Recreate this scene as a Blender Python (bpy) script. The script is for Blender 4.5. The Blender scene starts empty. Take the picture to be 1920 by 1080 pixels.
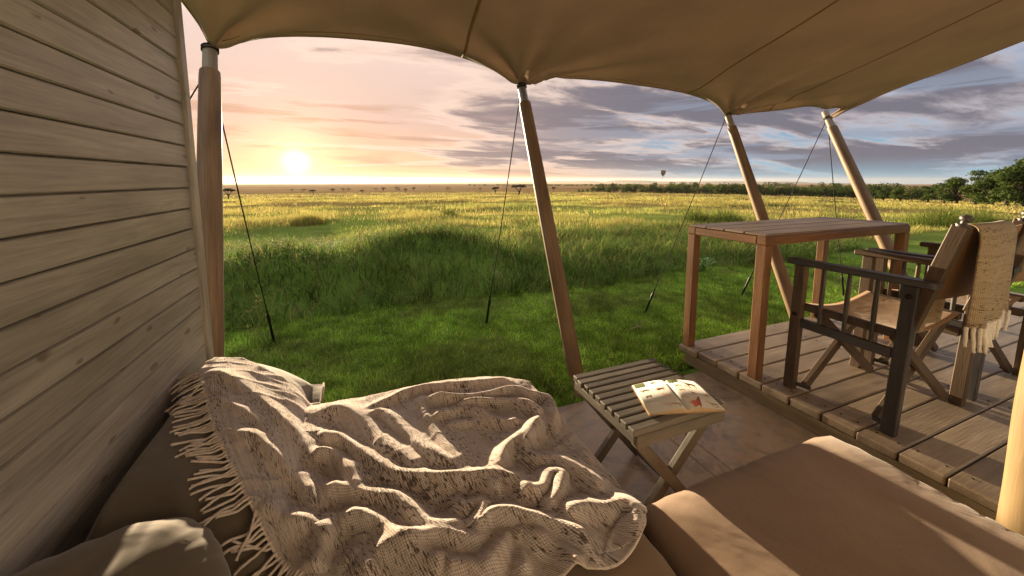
import bpy, bmesh, math, random
import numpy as np
from mathutils import Vector, Matrix, noise as mnoise

random.seed(7); rng = np.random.default_rng(7)
R = math.radians
scene = bpy.context.scene
col = scene.collection

# ------------------------------------------------------------------ camera
F_PX, CX, CY, HZ, VX, CAM_H = 715.0, 960.0, 420.0, 338.0, 668.0, 1.146
pitch = math.atan((CY-HZ)/F_PX)
yaw = math.atan((CX-VX)/math.hypot(F_PX, CY-HZ))
fw = np.array([math.sin(yaw)*math.cos(pitch), math.cos(yaw)*math.cos(pitch), -math.sin(pitch)])
rt = np.array([math.cos(yaw), -math.sin(yaw), 0.0])
upv = np.cross(rt, fw)
CAM = np.array([0.0, 0.0, CAM_H])
cd = bpy.data.cameras.new('camera'); cam = bpy.data.objects.new('camera', cd); col.objects.link(cam)
cd.sensor_width = 36.0; cd.lens = F_PX/1920*36.0; cd.shift_y = -(540-CY)/1920
cd.clip_start = 0.02; cd.clip_end = 30000
cam.location = (0, 0, CAM_H); cam.rotation_euler = (math.pi/2-pitch, 0, -yaw)
scene.camera = cam
def ray(x, y): return fw + rt*(x-CX)/F_PX - upv*(y-CY)/F_PX
def onz(x, y, z):
    d = ray(x, y); return CAM + d*(z-CAM_H)/d[2]

# ------------------------------------------------------------------ world, sun, exposure
EXPO = 1.7
SUN_AZ = R(-7.15)          # measured from +Y towards +X
SKY_EL, LAMP_EL = R(2.4), R(5.2)
def sdir(el): return Vector((math.sin(SUN_AZ)*math.cos(el), math.cos(SUN_AZ)*math.cos(el), math.sin(el)))
world = bpy.data.worlds.new('World'); scene.world = world; world.use_nodes = True
def build_world():
    nt = world.node_tree; nt.nodes.clear(); N = nt.nodes; L = nt.links
    def m(op, a, b=None, c=None, clamp=False):
        n = N.new('ShaderNodeMath'); n.operation = op; n.use_clamp = clamp
        for i, v in enumerate((a, b, c)):
            if v is None: continue
            if isinstance(v, (int, float)): n.inputs[i].default_value = v
            else: L.new(v, n.inputs[i])
        return n.outputs[0]
    def vm(op, a, b):
        n = N.new('ShaderNodeVectorMath'); n.operation = op
        for i, v in enumerate((a, b)):
            if isinstance(v, tuple): n.inputs[i].default_value = v
            else: L.new(v, n.inputs[i])
        return n
    def ramp(f, stops):
        n = N.new('ShaderNodeValToRGB'); L.new(f, n.inputs[0]); e = n.color_ramp.elements
        while len(e) < len(stops): e.new(0.5)
        for k, (p, c) in enumerate(stops): e[k].position = p; e[k].color = (*c, 1)
        return n.outputs[0]
    def mix(f, a, b, mode='MIX'):
        n = N.new('ShaderNodeMix'); n.data_type = 'RGBA'; n.blend_type = mode
        if isinstance(f, (int, float)): n.inputs[0].default_value = f
        else: L.new(f, n.inputs[0])
        for i, v in ((6, a), (7, b)):
            if isinstance(v, tuple): n.inputs[i].default_value = (*v, 1)
            else: L.new(v, n.inputs[i])
        return n.outputs[2]
    def sstep(v, a, b):
        n = N.new('ShaderNodeMapRange'); n.interpolation_type = 'SMOOTHSTEP'; L.new(v, n.inputs[0])
        n.inputs[1].default_value = a; n.inputs[2].default_value = b
        return n.outputs[0]
    def fbm(vec, scale, detail, rough, dist=0.0):
        n = N.new('ShaderNodeTexNoise'); L.new(vec, n.inputs['Vector']); n.inputs['Scale'].default_value = scale
        n.inputs['Detail'].default_value = detail; n.inputs['Roughness'].default_value = rough; n.inputs['Distortion'].default_value = dist
        return n.outputs[0]
    tc = N.new('ShaderNodeTexCoord'); d = vm('NORMALIZE', tc.outputs['Generated'], (0, 0, 0)).outputs[0]
    sp = N.new('ShaderNodeSeparateXYZ'); L.new(d, sp.inputs[0]); x, y, z = sp.outputs
    zc = m('MAXIMUM', z, 0.0)
    S = sdir(SKY_EL)
    cs = vm('DOT_PRODUCT', d, tuple(S)).outputs['Value']
    ang = m('ARCCOSINE', m('MINIMUM', cs, 0.999999))
    sky = N.new('ShaderNodeTexSky'); sky.sky_type = 'NISHITA'; sky.sun_disc = False
    sky.sun_elevation = SKY_EL; sky.sun_rotation = SUN_AZ; sky.dust_density = 1.5
    # clear air: warm veil round the sun, pink higher up, blue away from it
    warm = ramp(zc, [(0.0, (0.74, 0.40, 0.21)), (0.05, (0.76, 0.46, 0.30)), (0.14, (0.66, 0.46, 0.39)), (0.30, (0.74, 0.57, 0.51)), (0.5, (0.88, 0.77, 0.71)), (1.0, (0.88, 0.85, 0.85))])
    cool = ramp(zc, [(0.0, (0.24, 0.44, 0.56)), (0.05, (0.15, 0.36, 0.52)), (0.14, (0.20, 0.32, 0.47)), (0.35, (0.24, 0.30, 0.43)), (0.6, (0.55, 0.56, 0.62)), (1.0, (0.85, 0.83, 0.84))])
    hz = sstep(ang, 0.45, 1.05)
    clear = mix(hz, warm, cool)
    clear = mix(0.12, clear, sky.outputs[0], 'ADD') if False else clear
    ns = N.new('ShaderNodeMix'); ns.data_type = 'RGBA'; ns.blend_type = 'ADD'; ns.inputs[0].default_value = 0.004
    L.new(clear, ns.inputs[6]); L.new(sky.outputs[0], ns.inputs[7]); clear = ns.outputs[2]
    # cloud deck seen in perspective: a flat layer overhead
    inv = m('DIVIDE', 1.0, m('ADD', zc, 0.10))
    cb = N.new('ShaderNodeCombineXYZ'); L.new(m('MULTIPLY', x, inv), cb.inputs[0]); L.new(m('MULTIPLY', y, inv), cb.inputs[1])
    rot = N.new('ShaderNodeMapping'); rot.inputs['Rotation'].default_value = (0, 0, R(-28)); rot.inputs['Scale'].default_value = (0.50, 1.0, 1); rot.inputs['Location'].default_value = (3.1, 1.7, 0)
    L.new(cb.outputs[0], rot.inputs[0])
    n1 = fbm(rot.outputs[0], 0.85, 9, 0.58, 0.7)
    n2 = fbm(rot.outputs[0], 3.4, 10, 0.66, 0.6)
    cover = m('MULTIPLY', sstep(ang, 0.15, 0.52), m('SUBTRACT', 1.0, sstep(z, 0.55, 0.9)))     # clearer towards the sun, a full deck away from it
    dens = m('ADD', m('ADD', m('MULTIPLY', n1, 0.76), m('MULTIPLY', n2, 0.24)), m('MULTIPLY_ADD', cover, 0.21, -0.125))
    mask = sstep(dens, 0.43, 0.56)
    thick = sstep(dens, 0.47, 0.61)
    lit = mix(sstep(ang, 0.35, 1.5), (0.98, 0.74, 0.60), (0.56, 0.50, 0.53))
    drk = mix(sstep(ang, 0.15, 0.9), (0.34, 0.25, 0.24), (0.165, 0.16, 0.20))
    cl = mix(thick, lit, drk)
    c = mix(m('MULTIPLY', mask, sstep(z, -0.01, 0.05)), clear, cl)
    # low bands of cloud over the horizon
    el = m('ARCSINE', m('MAXIMUM', m('MINIMUM', z, 1.0), -1.0)); az = m('ARCTAN2', x, y)
    cb2 = N.new('ShaderNodeCombineXYZ'); L.new(m('MULTIPLY', az, 2.2), cb2.inputs[0]); L.new(m('MULTIPLY', el, 24.0), cb2.inputs[1])
    b1 = fbm(cb2.outputs[0], 1.15, 8, 0.58, 0.35)
    bm_ = m('MULTIPLY', sstep(b1, 0.50, 0.60), m('MULTIPLY', sstep(el, 0.012, 0.04), m('SUBTRACT', 1.0, sstep(el, 0.14, 0.24))))
    bc = mix(sstep(ang, 0.1, 1.0), (0.52, 0.30, 0.21), (0.26, 0.31, 0.40))
    c = mix(m('MULTIPLY', bm_, 0.75), c, bc)
    # the sun shining through thin cloud
    g1 = m('EXPONENT', m('MULTIPLY', m('MULTIPLY', ang, ang), -1/(0.020**2)))
    g2 = m('EXPONENT', m('MULTIPLY', ang, -1/0.055))
    g3 = m('EXPONENT', m('MULTIPLY', ang, -1/0.30))
    def addc(c, g, k):
        n = N.new('ShaderNodeMix'); n.data_type = 'RGBA'; n.blend_type = 'ADD'; L.new(g, n.inputs[0]); L.new(c, n.inputs[6]); n.inputs[7].default_value = (*k, 1)
        n.clamp_result = False; return n.outputs[2]
    c = addc(c, g1, (1.6, 1.3, 1.0)); c = addc(c, g2, (1.25, 0.66, 0.28)); c = addc(c, g3, (0.10, 0.04, 0.01))
    bg = N.new('ShaderNodeBackground'); L.new(c, bg.inputs[0]); bg.inputs[1].default_value = 0.355
    out = N.new('ShaderNodeOutputWorld'); L.new(bg.outputs[0], out.inputs[0])
build_world()
world.cycles.sampling_method = 'MANUAL'; world.cycles.sample_map_resolution = 1024
sl = bpy.data.lights.new('sun', 'SUN'); sun = bpy.data.objects.new('sun', sl); col.objects.link(sun)
sl.energy = 5.0; sl.angle = R(0.6); sl.color = (1.0, 0.76, 0.48)
sun.rotation_euler = (-sdir(LAMP_EL)).to_track_quat('-Z', 'Y').to_euler(); sun.location = (0, 8, 6)
vs = scene.view_settings; vs.view_transform = 'Standard'; vs.look = 'None'; vs.gamma = 1; vs.exposure = EXPO; vs.use_curve_mapping = False
scene.cycles.max_bounces = 8; scene.cycles.transparent_max_bounces = 8; scene.cycles.volume_bounces = 0
scene.cycles.use_denoising = True

# ------------------------------------------------------------------ materials
def mat(name):
    m = bpy.data.materials.new(name); m.use_nodes = True
    nt = m.node_tree; b = nt.nodes['Principled BSDF']
    return m, nt, b
def nd(nt, t, **kw):
    n = nt.nodes.new(t)
    for k, v in kw.items():
        if k in n.inputs: n.inputs[k].default_value = v
        else: setattr(n, k, v)
    return n
def cramp(nt, fac, stops):
    n = nt.nodes.new('ShaderNodeValToRGB'); nt.links.new(fac, n.inputs[0]); e = n.color_ramp.elements
    while len(e) < len(stops): e.new(0.5)
    for k, (p, c) in enumerate(stops): e[k].position = p; e[k].color = (*c, 1)
    return n.outputs[0]
def cmix(nt, f, a, b, mode='MIX'):
    n = nt.nodes.new('ShaderNodeMix'); n.data_type = 'RGBA'; n.blend_type = mode
    if isinstance(f, (int, float)): n.inputs[0].default_value = f
    else: nt.links.new(f, n.inputs[0])
    for i, v in ((6, a), (7, b)):
        if isinstance(v, tuple): n.inputs[i].default_value = (*v, 1)
        else: nt.links.new(v, n.inputs[i])
    return n.outputs[2]
def obj_coord(nt, scale, rnd=True):
    tc = nd(nt, 'ShaderNodeTexCoord'); mp = nd(nt, 'ShaderNodeMapping'); mp.inputs['Scale'].default_value = scale
    if rnd:
        oi = nd(nt, 'ShaderNodeObjectInfo'); mu = nd(nt, 'ShaderNodeVectorMath', operation='SCALE'); mu.inputs[0].default_value = (37, 53, 71)
        nt.links.new(oi.outputs['Random'], mu.inputs['Scale'])
        ad = nd(nt, 'ShaderNodeVectorMath', operation='ADD'); nt.links.new(tc.outputs['Object'], ad.inputs[0]); nt.links.new(mu.outputs[0], ad.inputs[1])
        nt.links.new(ad.outputs[0], mp.inputs[0]); return mp.outputs[0], oi.outputs['Random']
    nt.links.new(tc.outputs['Object'], mp.inputs[0]); return mp.outputs[0], None
def bump(nt, b, h, strength, dist):
    n = nd(nt, 'ShaderNodeBump'); n.inputs['Strength'].default_value = strength; n.inputs['Distance'].default_value = dist
    nt.links.new(h, n.inputs['Height']); nt.links.new(n.outputs[0], b.inputs['Normal'])
def wood(name, dark, light, rough=0.6, grain=1.0, knots=0.0, spec=0.3, knotcol=(0.10, 0.055, 0.03), vary=0.25, kscale=(5, 16, 1)):
    """grain runs along the piece's own X axis"""
    m, nt, b = mat(name)
    v, rnd = obj_coord(nt, (1.2*grain, 14*grain, 14*grain))
    n1 = nd(nt, 'ShaderNodeTexNoise', Scale=2.0, Detail=8, Roughness=0.62, Distortion=0.8); nt.links.new(v, n1.inputs['Vector'])
    v2, _ = obj_coord(nt, (3.5*grain, 90*grain, 90*grain))
    n2 = nd(nt, 'ShaderNodeTexNoise', Scale=2.0, Detail=4, Roughness=0.6); nt.links.new(v2, n2.inputs['Vector'])
    v3, _ = obj_coord(nt, (1.5, 4, 4))
    n3 = nd(nt, 'ShaderNodeTexNoise', Scale=1.5, Detail=3); nt.links.new(v3, n3.inputs['Vector'])
    c = cramp(nt, n1.outputs[0], [(0.25, dark), (0.75, light)])
    c = cmix(nt, 0.35, c, cramp(nt, n2.outputs[0], [(0.3, dark), (0.65, light)]))
    c = cmix(nt, 0.5, c, cramp(nt, n3.outputs[0], [(0.3, tuple(0.62*k for k in light)), (0.65, (1, 1, 1))]), 'MULTIPLY')
    if vary:
        hs = nd(nt, 'ShaderNodeHueSaturation'); mr = nd(nt, 'ShaderNodeMapRange'); mr.inputs[3].default_value = 1-vary; mr.inputs[4].default_value = 1+vary*0.6
        nt.links.new(rnd, mr.inputs[0]); nt.links.new(mr.outputs[0], hs.inputs['Value']); nt.links.new(c, hs.inputs['Color']); c = hs.outputs[0]
    if knots:
        v4, _ = obj_coord(nt, kscale)
        wn = nd(nt, 'ShaderNodeTexNoise', Scale=3.0, Detail=2); nt.links.new(v4, wn.inputs['Vector'])
        va = nd(nt, 'ShaderNodeVectorMath', operation='MULTIPLY_ADD'); va.inputs[1].default_value = (.25, .25, .25); nt.links.new(wn.outputs['Color'], va.inputs[0]); nt.links.new(v4, va.inputs[2])
        vo = nd(nt, 'ShaderNodeTexVoronoi', Scale=knots); nt.links.new(va.outputs[0], vo.inputs['Vector'])
        sc_ = nd(nt, 'ShaderNodeSeparateColor'); nt.links.new(vo.outputs['Color'], sc_.inputs[0])
        size = nd(nt, 'ShaderNodeMapRange'); size.inputs[1].default_value = .35; size.inputs[2].default_value = 1.0; size.inputs[3].default_value = .0; size.inputs[4].default_value = .24; nt.links.new(sc_.outputs[0], size.inputs[0])
        df = nd(nt, 'ShaderNodeMath', operation='SUBTRACT'); nt.links.new(size.outputs[0], df.inputs[0]); nt.links.new(vo.outputs['Distance'], df.inputs[1])
        kf = cramp(nt, df.outputs[0], [(0.0, (0, 0, 0)), (0.07, (0.72,)*3)])
        c = cmix(nt, kf, c, knotcol)
    nt.links.new(c, b.inputs['Base Color']); b.inputs['Roughness'].default_value = rough; b.inputs['Specular IOR Level'].default_value = spec
    bump(nt, b, n2.outputs[0], 0.35, 0.002)
    return m
M = {}
M['wall_wood'] = wood('limewashed pine', (0.27, 0.245, 0.21), (0.68, 0.64, 0.57), 0.42, 1.0, 1.0, 0.4, (0.17, 0.11, 0.07), 0.14, (9, 1, 24))
M['deck_wood'] = wood('weathered decking', (0.25, 0.195, 0.14), (0.50, 0.41, 0.30), 0.45, 0.9, 0.4, 0.35, (0.12, 0.07, 0.04), 0.18)
M['deck_end'] = wood('deck fascia timber', (0.26, 0.20, 0.12), (0.42, 0.34, 0.21), 0.7, 0.9, 0, 0.2)
M['teak'] = wood('oiled teak', (0.15, 0.068, 0.032), (0.36, 0.20, 0.098), 0.38, 1.2, 0, 0.4, vary=0.15)
M['teak_top'] = wood('weathered teak top', (0.20, 0.15, 0.115), (0.40, 0.31, 0.24), 0.45, 1.1, 0, 0.4, vary=0.2)
M['chair_dark'] = wood('dark stained chair timber', (0.045, 0.042, 0.042), (0.125, 0.118, 0.116), 0.42, 1.5, 0, 0.45, vary=0.3)
M['chair_brown'] = wood('worn brown chair timber', (0.075, 0.05, 0.035), (0.19, 0.135, 0.09), 0.5, 1.5, 0, 0.35, vary=0.2)
M['stool_wood'] = wood('grey weathered slat timber', (0.155, 0.14, 0.115), (0.32, 0.29, 0.245), 0.55, 1.6, 0, 0.3, vary=0.18)
M['pole_wood'] = wood('turned pole timber', (0.17, 0.105, 0.06), (0.42, 0.295, 0.18), 0.5, 0.8, 0, 0.3, vary=0.1)
M['pole_pale'] = wood('peeled pole timber', (0.25, 0.18, 0.09), (0.46, 0.34, 0.18), 0.5, 0.7, 1.0, 0.3, (0.08, 0.045, 0.022), 0.05, (7, 9, 9))
M['tip_wood'] = wood('weathered pole tip', (0.30, 0.25, 0.19), (0.52, 0.46, 0.37), 0.55, 1.0, 0, 0.3)

def plain(name, c, rough=0.6, metal=0.0, spec=0.4, nscale=30, var=0.25, bmp=0.15):
    m, nt, b = mat(name); v, _ = obj_coord(nt, (1, 1, 1))
    n = nd(nt, 'ShaderNodeTexNoise', Scale=nscale, Detail=5, Roughness=0.6); nt.links.new(v, n.inputs['Vector'])
    cc = cramp(nt, n.outputs[0], [(0.3, tuple(k*(1-var) for k in c)), (0.7, tuple(min(1, k*(1+var)) for k in c))])
    nt.links.new(cc, b.inputs['Base Color']); b.inputs['Roughness'].default_value = rough; b.inputs['Metallic'].default_value = metal; b.inputs['Specular IOR Level'].default_value = spec
    if bmp: bump(nt, b, n.outputs[0], bmp, 0.002)
    return m
M['steel'] = plain('dull galvanised steel', (0.42, 0.42, 0.42), 0.4, 0.8, 0.5)
M['black'] = plain('black rubber', (0.012, 0.011, 0.010), 0.5)
M['rope'] = plain('dark cord', (0.02, 0.017, 0.014), 0.8, nscale=200)
M['screw'] = plain('dark screw head', (0.015, 0.012, 0.010), 0.6, 0.3)

def cloth(name, c, var=0.18, weave=900, rough=0.85, sheen=0.3, transl=0.0, big=4.0, wr=0.2, wrs=6):
    m, nt, b = mat(name); v, _ = obj_coord(nt, (1, 1, 1), False)
    n1 = nd(nt, 'ShaderNodeTexNoise', Scale=big, Detail=6, Roughness=0.6); nt.links.new(v, n1.inputs['Vector'])
    n2 = nd(nt, 'ShaderNodeTexNoise', Scale=weave, Detail=2, Roughness=0.5); nt.links.new(v, n2.inputs['Vector'])
    n3 = nd(nt, 'ShaderNodeTexNoise', Scale=wrs, Detail=3, Roughness=0.5, Distortion=0.6); nt.links.new(v, n3.inputs['Vector'])
    cc = cramp(nt, n1.outputs[0], [(0.3, tuple(k*(1-var) for k in c)), (0.7, tuple(k*(1+var) for k in c))])
    cc = cmix(nt, 0.35, cc, cramp(nt, n2.outputs[0], [(0.35, (0.62,)*3), (0.62, (1, 1, 1))]), 'MULTIPLY')
    nt.links.new(cc, b.inputs['Base Color']); b.inputs['Roughness'].default_value = rough; b.inputs['Specular IOR Level'].default_value = 0.15
    b.inputs['Sheen Weight'].default_value = sheen; b.inputs['Sheen Roughness'].default_value = 0.5
    b1 = nd(nt, 'ShaderNodeBump'); b1.inputs['Strength'].default_value = wr; b1.inputs['Distance'].default_value = 0.02; nt.links.new(n3.outputs[0], b1.inputs['Height'])
    b2 = nd(nt, 'ShaderNodeBump'); b2.inputs['Strength'].default_value = 0.25; b2.inputs['Distance'].default_value = 0.0008; nt.links.new(n2.outputs[0], b2.inputs['Height'])
    nt.links.new(b1.outputs[0], b2.inputs['Normal']); nt.links.new(b2.outputs[0], b.inputs['Normal'])
    if transl:
        tr = nd(nt, 'ShaderNodeBsdfTranslucent'); nt.links.new(cc, tr.inputs[0]); ms = nd(nt, 'ShaderNodeMixShader'); ms.inputs[0].default_value = transl
        nt.links.new(b.outputs[0], ms.inputs[1]); nt.links.new(tr.outputs[0], ms.inputs[2]); nt.links.new(ms.outputs[0], nt.nodes['Material Output'].inputs[0])
    return m
M['canvas'] = cloth('tan tent canvas', (0.46, 0.35, 0.265), 0.14, 700, 0.8, 0.1, 0.30, 1.6, 0.22, 5)
M['seam'] = cloth('stitched canvas seam', (0.27, 0.17, 0.075), 0.1, 700, 0.8, 0.1, 0.05)
M['cushion'] = cloth('brown canvas upholstery', (0.30, 0.195, 0.120), 0.14, 420, 0.8, 0.35, 0, 3.5, 0.35, 5)
M['piping'] = cloth('darker upholstery seam', (0.22, 0.13, 0.08), 0.1, 900, 0.85, 0.2)
M['bolster'] = cloth('taupe brown cushion cover', (0.15, 0.122, 0.088), 0.10, 900, 0.85, 0.4, 0, 4, 0.4, 6)
M['mattress'] = cloth('beige mattress cover', (0.36, 0.25, 0.16), 0.1, 900, 0.85, 0.2)
M['chair_canvas'] = cloth('tan chair canvas', (0.36, 0.215, 0.10), 0.10, 900, 0.8, 0.2, 0.10, 6, 0.2, 9)

def weave_mat(name, base, warmth, dark, amount, transl=0.12, per=0.0042):
    m, nt, b = mat(name)
    uv = nd(nt, 'ShaderNodeUVMap'); uv.uv_map = 'UVMap'
    def mapped(s, rz=0):
        mp = nd(nt, 'ShaderNodeMapping'); mp.inputs['Scale'].default_value = s; mp.inputs['Rotation'].default_value = (0, 0, rz); nt.links.new(uv.outputs[0], mp.inputs[0]); return mp.outputs[0]
    wob = nd(nt, 'ShaderNodeTexNoise', Scale=35, Detail=2); nt.links.new(uv.outputs[0], wob.inputs['Vector'])
    def wave(d):
        w = nd(nt, 'ShaderNodeTexWave', bands_direction=d, wave_profile='SIN'); w.inputs['Scale'].default_value = 0.314/per; w.inputs['Distortion'].default_value = 1.6; w.inputs['Detail'].default_value = 1; w.inputs['Detail Scale'].default_value = 0.4
        nt.links.new(uv.outputs[0], w.inputs['Vector']); return w.outputs[1]
    wx, wy = wave('X'), wave('Y')
    s1 = nd(nt, 'ShaderNodeTexNoise', Scale=1, Detail=2, Roughness=0.6); nt.links.new(mapped((290, 62, 1)), s1.inputs['Vector'])   # slubs
    s2 = nd(nt, 'ShaderNodeTexNoise', Scale=1, Detail=3); nt.links.new(mapped((22, 3.2, 1)), s2.inputs['Vector'])                     # streaky areas
    s3 = nd(nt, 'ShaderNodeTexNoise', Scale=1, Detail=2); nt.links.new(mapped((90, 6, 1)), s3.inputs['Vector'])                     # yarn to yarn
    c = cramp(nt, s3.outputs[0], [(0.3, warmth), (0.62, base)])
    ad = nd(nt, 'ShaderNodeMath', operation='MULTIPLY_ADD'); nt.links.new(s2.outputs[0], ad.inputs[0]); ad.inputs[1].default_value = 0.55; nt.links.new(s1.outputs[0], ad.inputs[2])
    sf = cramp(nt, ad.outputs[0], [(amount, (0, 0, 0)), (amount+0.06, (0.9,)*3)])
    c = cmix(nt, sf, c, dark)
    mn = nd(nt, 'ShaderNodeMath', operation='MULTIPLY'); nt.links.new(wx, mn.inputs[0]); nt.links.new(wy, mn.inputs[1])
    hole = cramp(nt, mn.outputs[0], [(0.02, (0.50, 0.46, 0.42)), (0.30, (1, 1, 1))])
    c = cmix(nt, 0.8, c, hole, 'MULTIPLY')
    nt.links.new(c, b.inputs['Base Color']); b.inputs['Roughness'].default_value = 0.95; b.inputs['Specular IOR Level'].default_value = 0.05
    b.inputs['Sheen Weight'].default_value = 0.35; b.inputs['Sheen Roughness'].default_value = 0.6
    bump(nt, b, mn.outputs[0], 0.55, 0.0022)
    tr = nd(nt, 'ShaderNodeBsdfTranslucent'); nt.links.new(c, tr.inputs[0]); ms = nd(nt, 'ShaderNodeMixShader'); ms.inputs[0].default_value = transl
    nt.links.new(b.outputs[0], ms.inputs[1]); nt.links.new(tr.outputs[0], ms.inputs[2]); nt.links.new(ms.outputs[0], nt.nodes['Material Output'].inputs[0])
    return m
M['blanket'] = weave_mat('hand woven slub wool', (0.90, 0.82, 0.77), (0.74, 0.60, 0.51), (0.10, 0.06, 0.045), 0.842)
M['throw'] = weave_mat('tan woven throw', (0.66, 0.55, 0.37), (0.52, 0.41, 0.26), (0.10, 0.055, 0.025), 0.855, 0.15)
M['fringe'] = plain('cream yarn', (0.74, 0.64, 0.55), 0.9, 0, 0.1, 120, 0.2, 0.4)
M['fringe_white'] = plain('off white yarn', (0.86, 0.82, 0.74), 0.9, 0, 0.1, 120, 0.15, 0.4)
M['fuzz'] = M['fringe']

def blade_mat(name, transl=0.36, rough=0.8):
    m, nt, b = mat(name)
    at = nd(nt, 'ShaderNodeVertexColor'); at.layer_name = 'Col'
    nt.links.new(at.outputs[0], b.inputs['Base Color']); b.inputs['Roughness'].default_value = rough; b.inputs['Specular IOR Level'].default_value = 0.06
    tr = nd(nt, 'ShaderNodeBsdfTranslucent'); nt.links.new(at.outputs[0], tr.inputs[0])
    ms = nd(nt, 'ShaderNodeMixShader'); ms.inputs[0].default_value = transl
    nt.links.new(b.outputs[0], ms.inputs[1]); nt.links.new(tr.outputs[0], ms.inputs[2]); nt.links.new(ms.outputs[0], nt.nodes['Material Output'].inputs[0])
    return m
M['grass'] = blade_mat('grass blades', 0.42)
M['lawn'] = blade_mat('lawn blades', 0.5)
M['leaf'] = blade_mat('tree leaves', 0.3)
M['bark'] = plain('tree bark', (0.07, 0.05, 0.035), 0.9, nscale=3, var=0.4)

# ------------------------------------------------------------------ object helpers
WM = {}
def link(name, me, parent=None, Mx=None):
    o = bpy.data.objects.new(name, me); col.objects.link(o)
    Mx = Mx or Matrix.Identity(4); WM[o] = Mx
    if parent is not None:
        o.parent = parent; o.matrix_local = WM[parent].inverted() @ Mx
    else: o.matrix_world = Mx
    return o
def tag(o, label=None, cat=None, group=None, kind=None):
    if label: o['label'] = label
    if cat: o['category'] = cat
    if group: o['group'] = group
    if kind: o['kind'] = kind
    return o
def thing(name, label, cat, loc, group=None):
    return tag(link(name, None, None, Matrix.Translation(Vector(loc))), label, cat, group)
def mesh(name, verts, faces, m=None, smooth=False):
    me = bpy.data.meshes.new(name); me.from_pydata([tuple(map(float, v)) for v in verts], [], faces); me.update()
    if m: me.materials.append(m)
    if smooth: me.shade_smooth()
    return me
BOXC = {}
def box_mesh(dx, dy, dz, m, bev):
    k = (round(dx, 4), round(dy, 4), round(dz, 4), m.name, bev)
    if k not in BOXC:
        bm = bmesh.new(); bmesh.ops.create_cube(bm, size=1.0)
        for v in bm.verts: v.co = Vector((v.co.x*dx, v.co.y*dy, v.co.z*dz))
        if bev: bmesh.ops.bevel(bm, geom=list(bm.edges), offset=min(bev, 0.45*min(dx, dy, dz)), segments=1, affect='EDGES', profile=0.5)
        me = bpy.data.meshes.new('box'); bm.to_mesh(me); bm.free(); me.materials.append(m); BOXC[k] = me
    return BOXC[k]
def beam(name, p0, p1, w, h, m, parent, up=(0, 0, 1), bev=0.003):
    """box whose own X runs from p0 to p1; h is its size along up, w across"""
    p0, p1 = Vector(p0), Vector(p1); X = (p1-p0); ln = X.length; X.normalize()
    u = Vector(up); Y = u.cross(X).normalized(); Z = X.cross(Y)
    Mx = Matrix((X, Y, Z)).transposed().to_4x4(); Mx.translation = (p0+p1)/2
    return link(name, box_mesh(ln, w, h, m, bev), parent, Mx)
def tube_arrays(pts, rad, n=8, caps=True):
    pts = [Vector(p) for p in pts]; k = len(pts); rad = list(rad) if hasattr(rad, '__len__') else [rad]*k
    V, Fc = [], []; ref = None
    for i, p in enumerate(pts):
        t = (pts[min(i+1, k-1)]-pts[max(i-1, 0)]).normalized()
        if ref is None: ref = t.orthogonal().normalized()
        a = (ref - t*ref.dot(t)).normalized(); ref = a; b = t.cross(a)
        for j in range(n):
            th = 2*math.pi*j/n; V.append(p+(a*math.cos(th)+b*math.sin(th))*rad[i])
    for i in range(k-1):
        for j in range(n): Fc.append((i*n+j, i*n+(j+1) % n, (i+1)*n+(j+1) % n, (i+1)*n+j))
    if caps: Fc.append(tuple(range(n))[::-1]); Fc.append(tuple((k-1)*n+j for j in range(n)))
    return V, Fc
def tube(name, pts, rad, m, parent=None, n=8, smooth=True):
    o0 = Vector(pts[0]); V, Fc = tube_arrays([Vector(p)-o0 for p in pts], rad, n)
    return link(name, mesh(name, V, Fc, m, smooth), parent, Matrix.Translation(o0))
def rod(name, p0, p1, prof, m, parent=None, n=20):
    """turned piece: own X axis from p0 to p1; prof = [(t, radius)]"""
    p0, p1 = Vector(p0), Vector(p1); X = p1-p0; ln = X.length; X.normalize(); Y = X.orthogonal().normalized(); Z = X.cross(Y)
    Mx = Matrix((X, Y, Z)).transposed().to_4x4(); Mx.translation = p0
    V, Fc = [], []
    for t, r in prof:
        for j in range(n): a = 2*math.pi*j/n; V.append((t*ln, r*math.cos(a), r*math.sin(a)))
    for i in range(len(prof)-1):
        for j in range(n): Fc.append((i*n+j, (i+1)*n+j, (i+1)*n+(j+1) % n, i*n+(j+1) % n))
    Fc.append(tuple(range(n))); Fc.append(tuple((len(prof)-1)*n+j for j in range(n))[::-1])
    me = mesh(name, V, Fc, m, True)
    try: me.set_sharp_from_angle(angle=R(40))
    except Exception: pass
    return link(name, me, parent, Mx)
def np_mesh(name, V, faces, m, cols=None, smooth=False, uvs=None):
    """V (n,3); faces (k,3) or (k,4) array"""
    me = bpy.data.meshes.new(name); n = len(V); k, s = faces.shape
    me.vertices.add(n); me.vertices.foreach_set('co', np.ascontiguousarray(V, np.float32).ravel())
    me.loops.add(k*s); me.loops.foreach_set('vertex_index', np.ascontiguousarray(faces, np.int32).ravel())
    me.polygons.add(k); me.polygons.foreach_set('loop_start', np.arange(0, k*s, s, dtype=np.int32)); me.polygons.foreach_set('loop_total', np.full(k, s, np.int32))
    if cols is not None:
        a = me.color_attributes.new('Col', 'FLOAT_COLOR', 'POINT'); c4 = np.ones((n, 4), np.float32); c4[:, :3] = cols; a.data.foreach_set('color', c4.ravel())
    if uvs is not None:
        u = me.uv_layers.new(name='UVMap'); u.data.foreach_set('uv', np.ascontiguousarray(uvs[faces.ravel()], np.float32).ravel())
    me.update(calc_edges=True)
    if smooth: me.polygons.foreach_set('use_smooth', np.ones(k, bool))
    me.materials.append(m); return me
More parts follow.
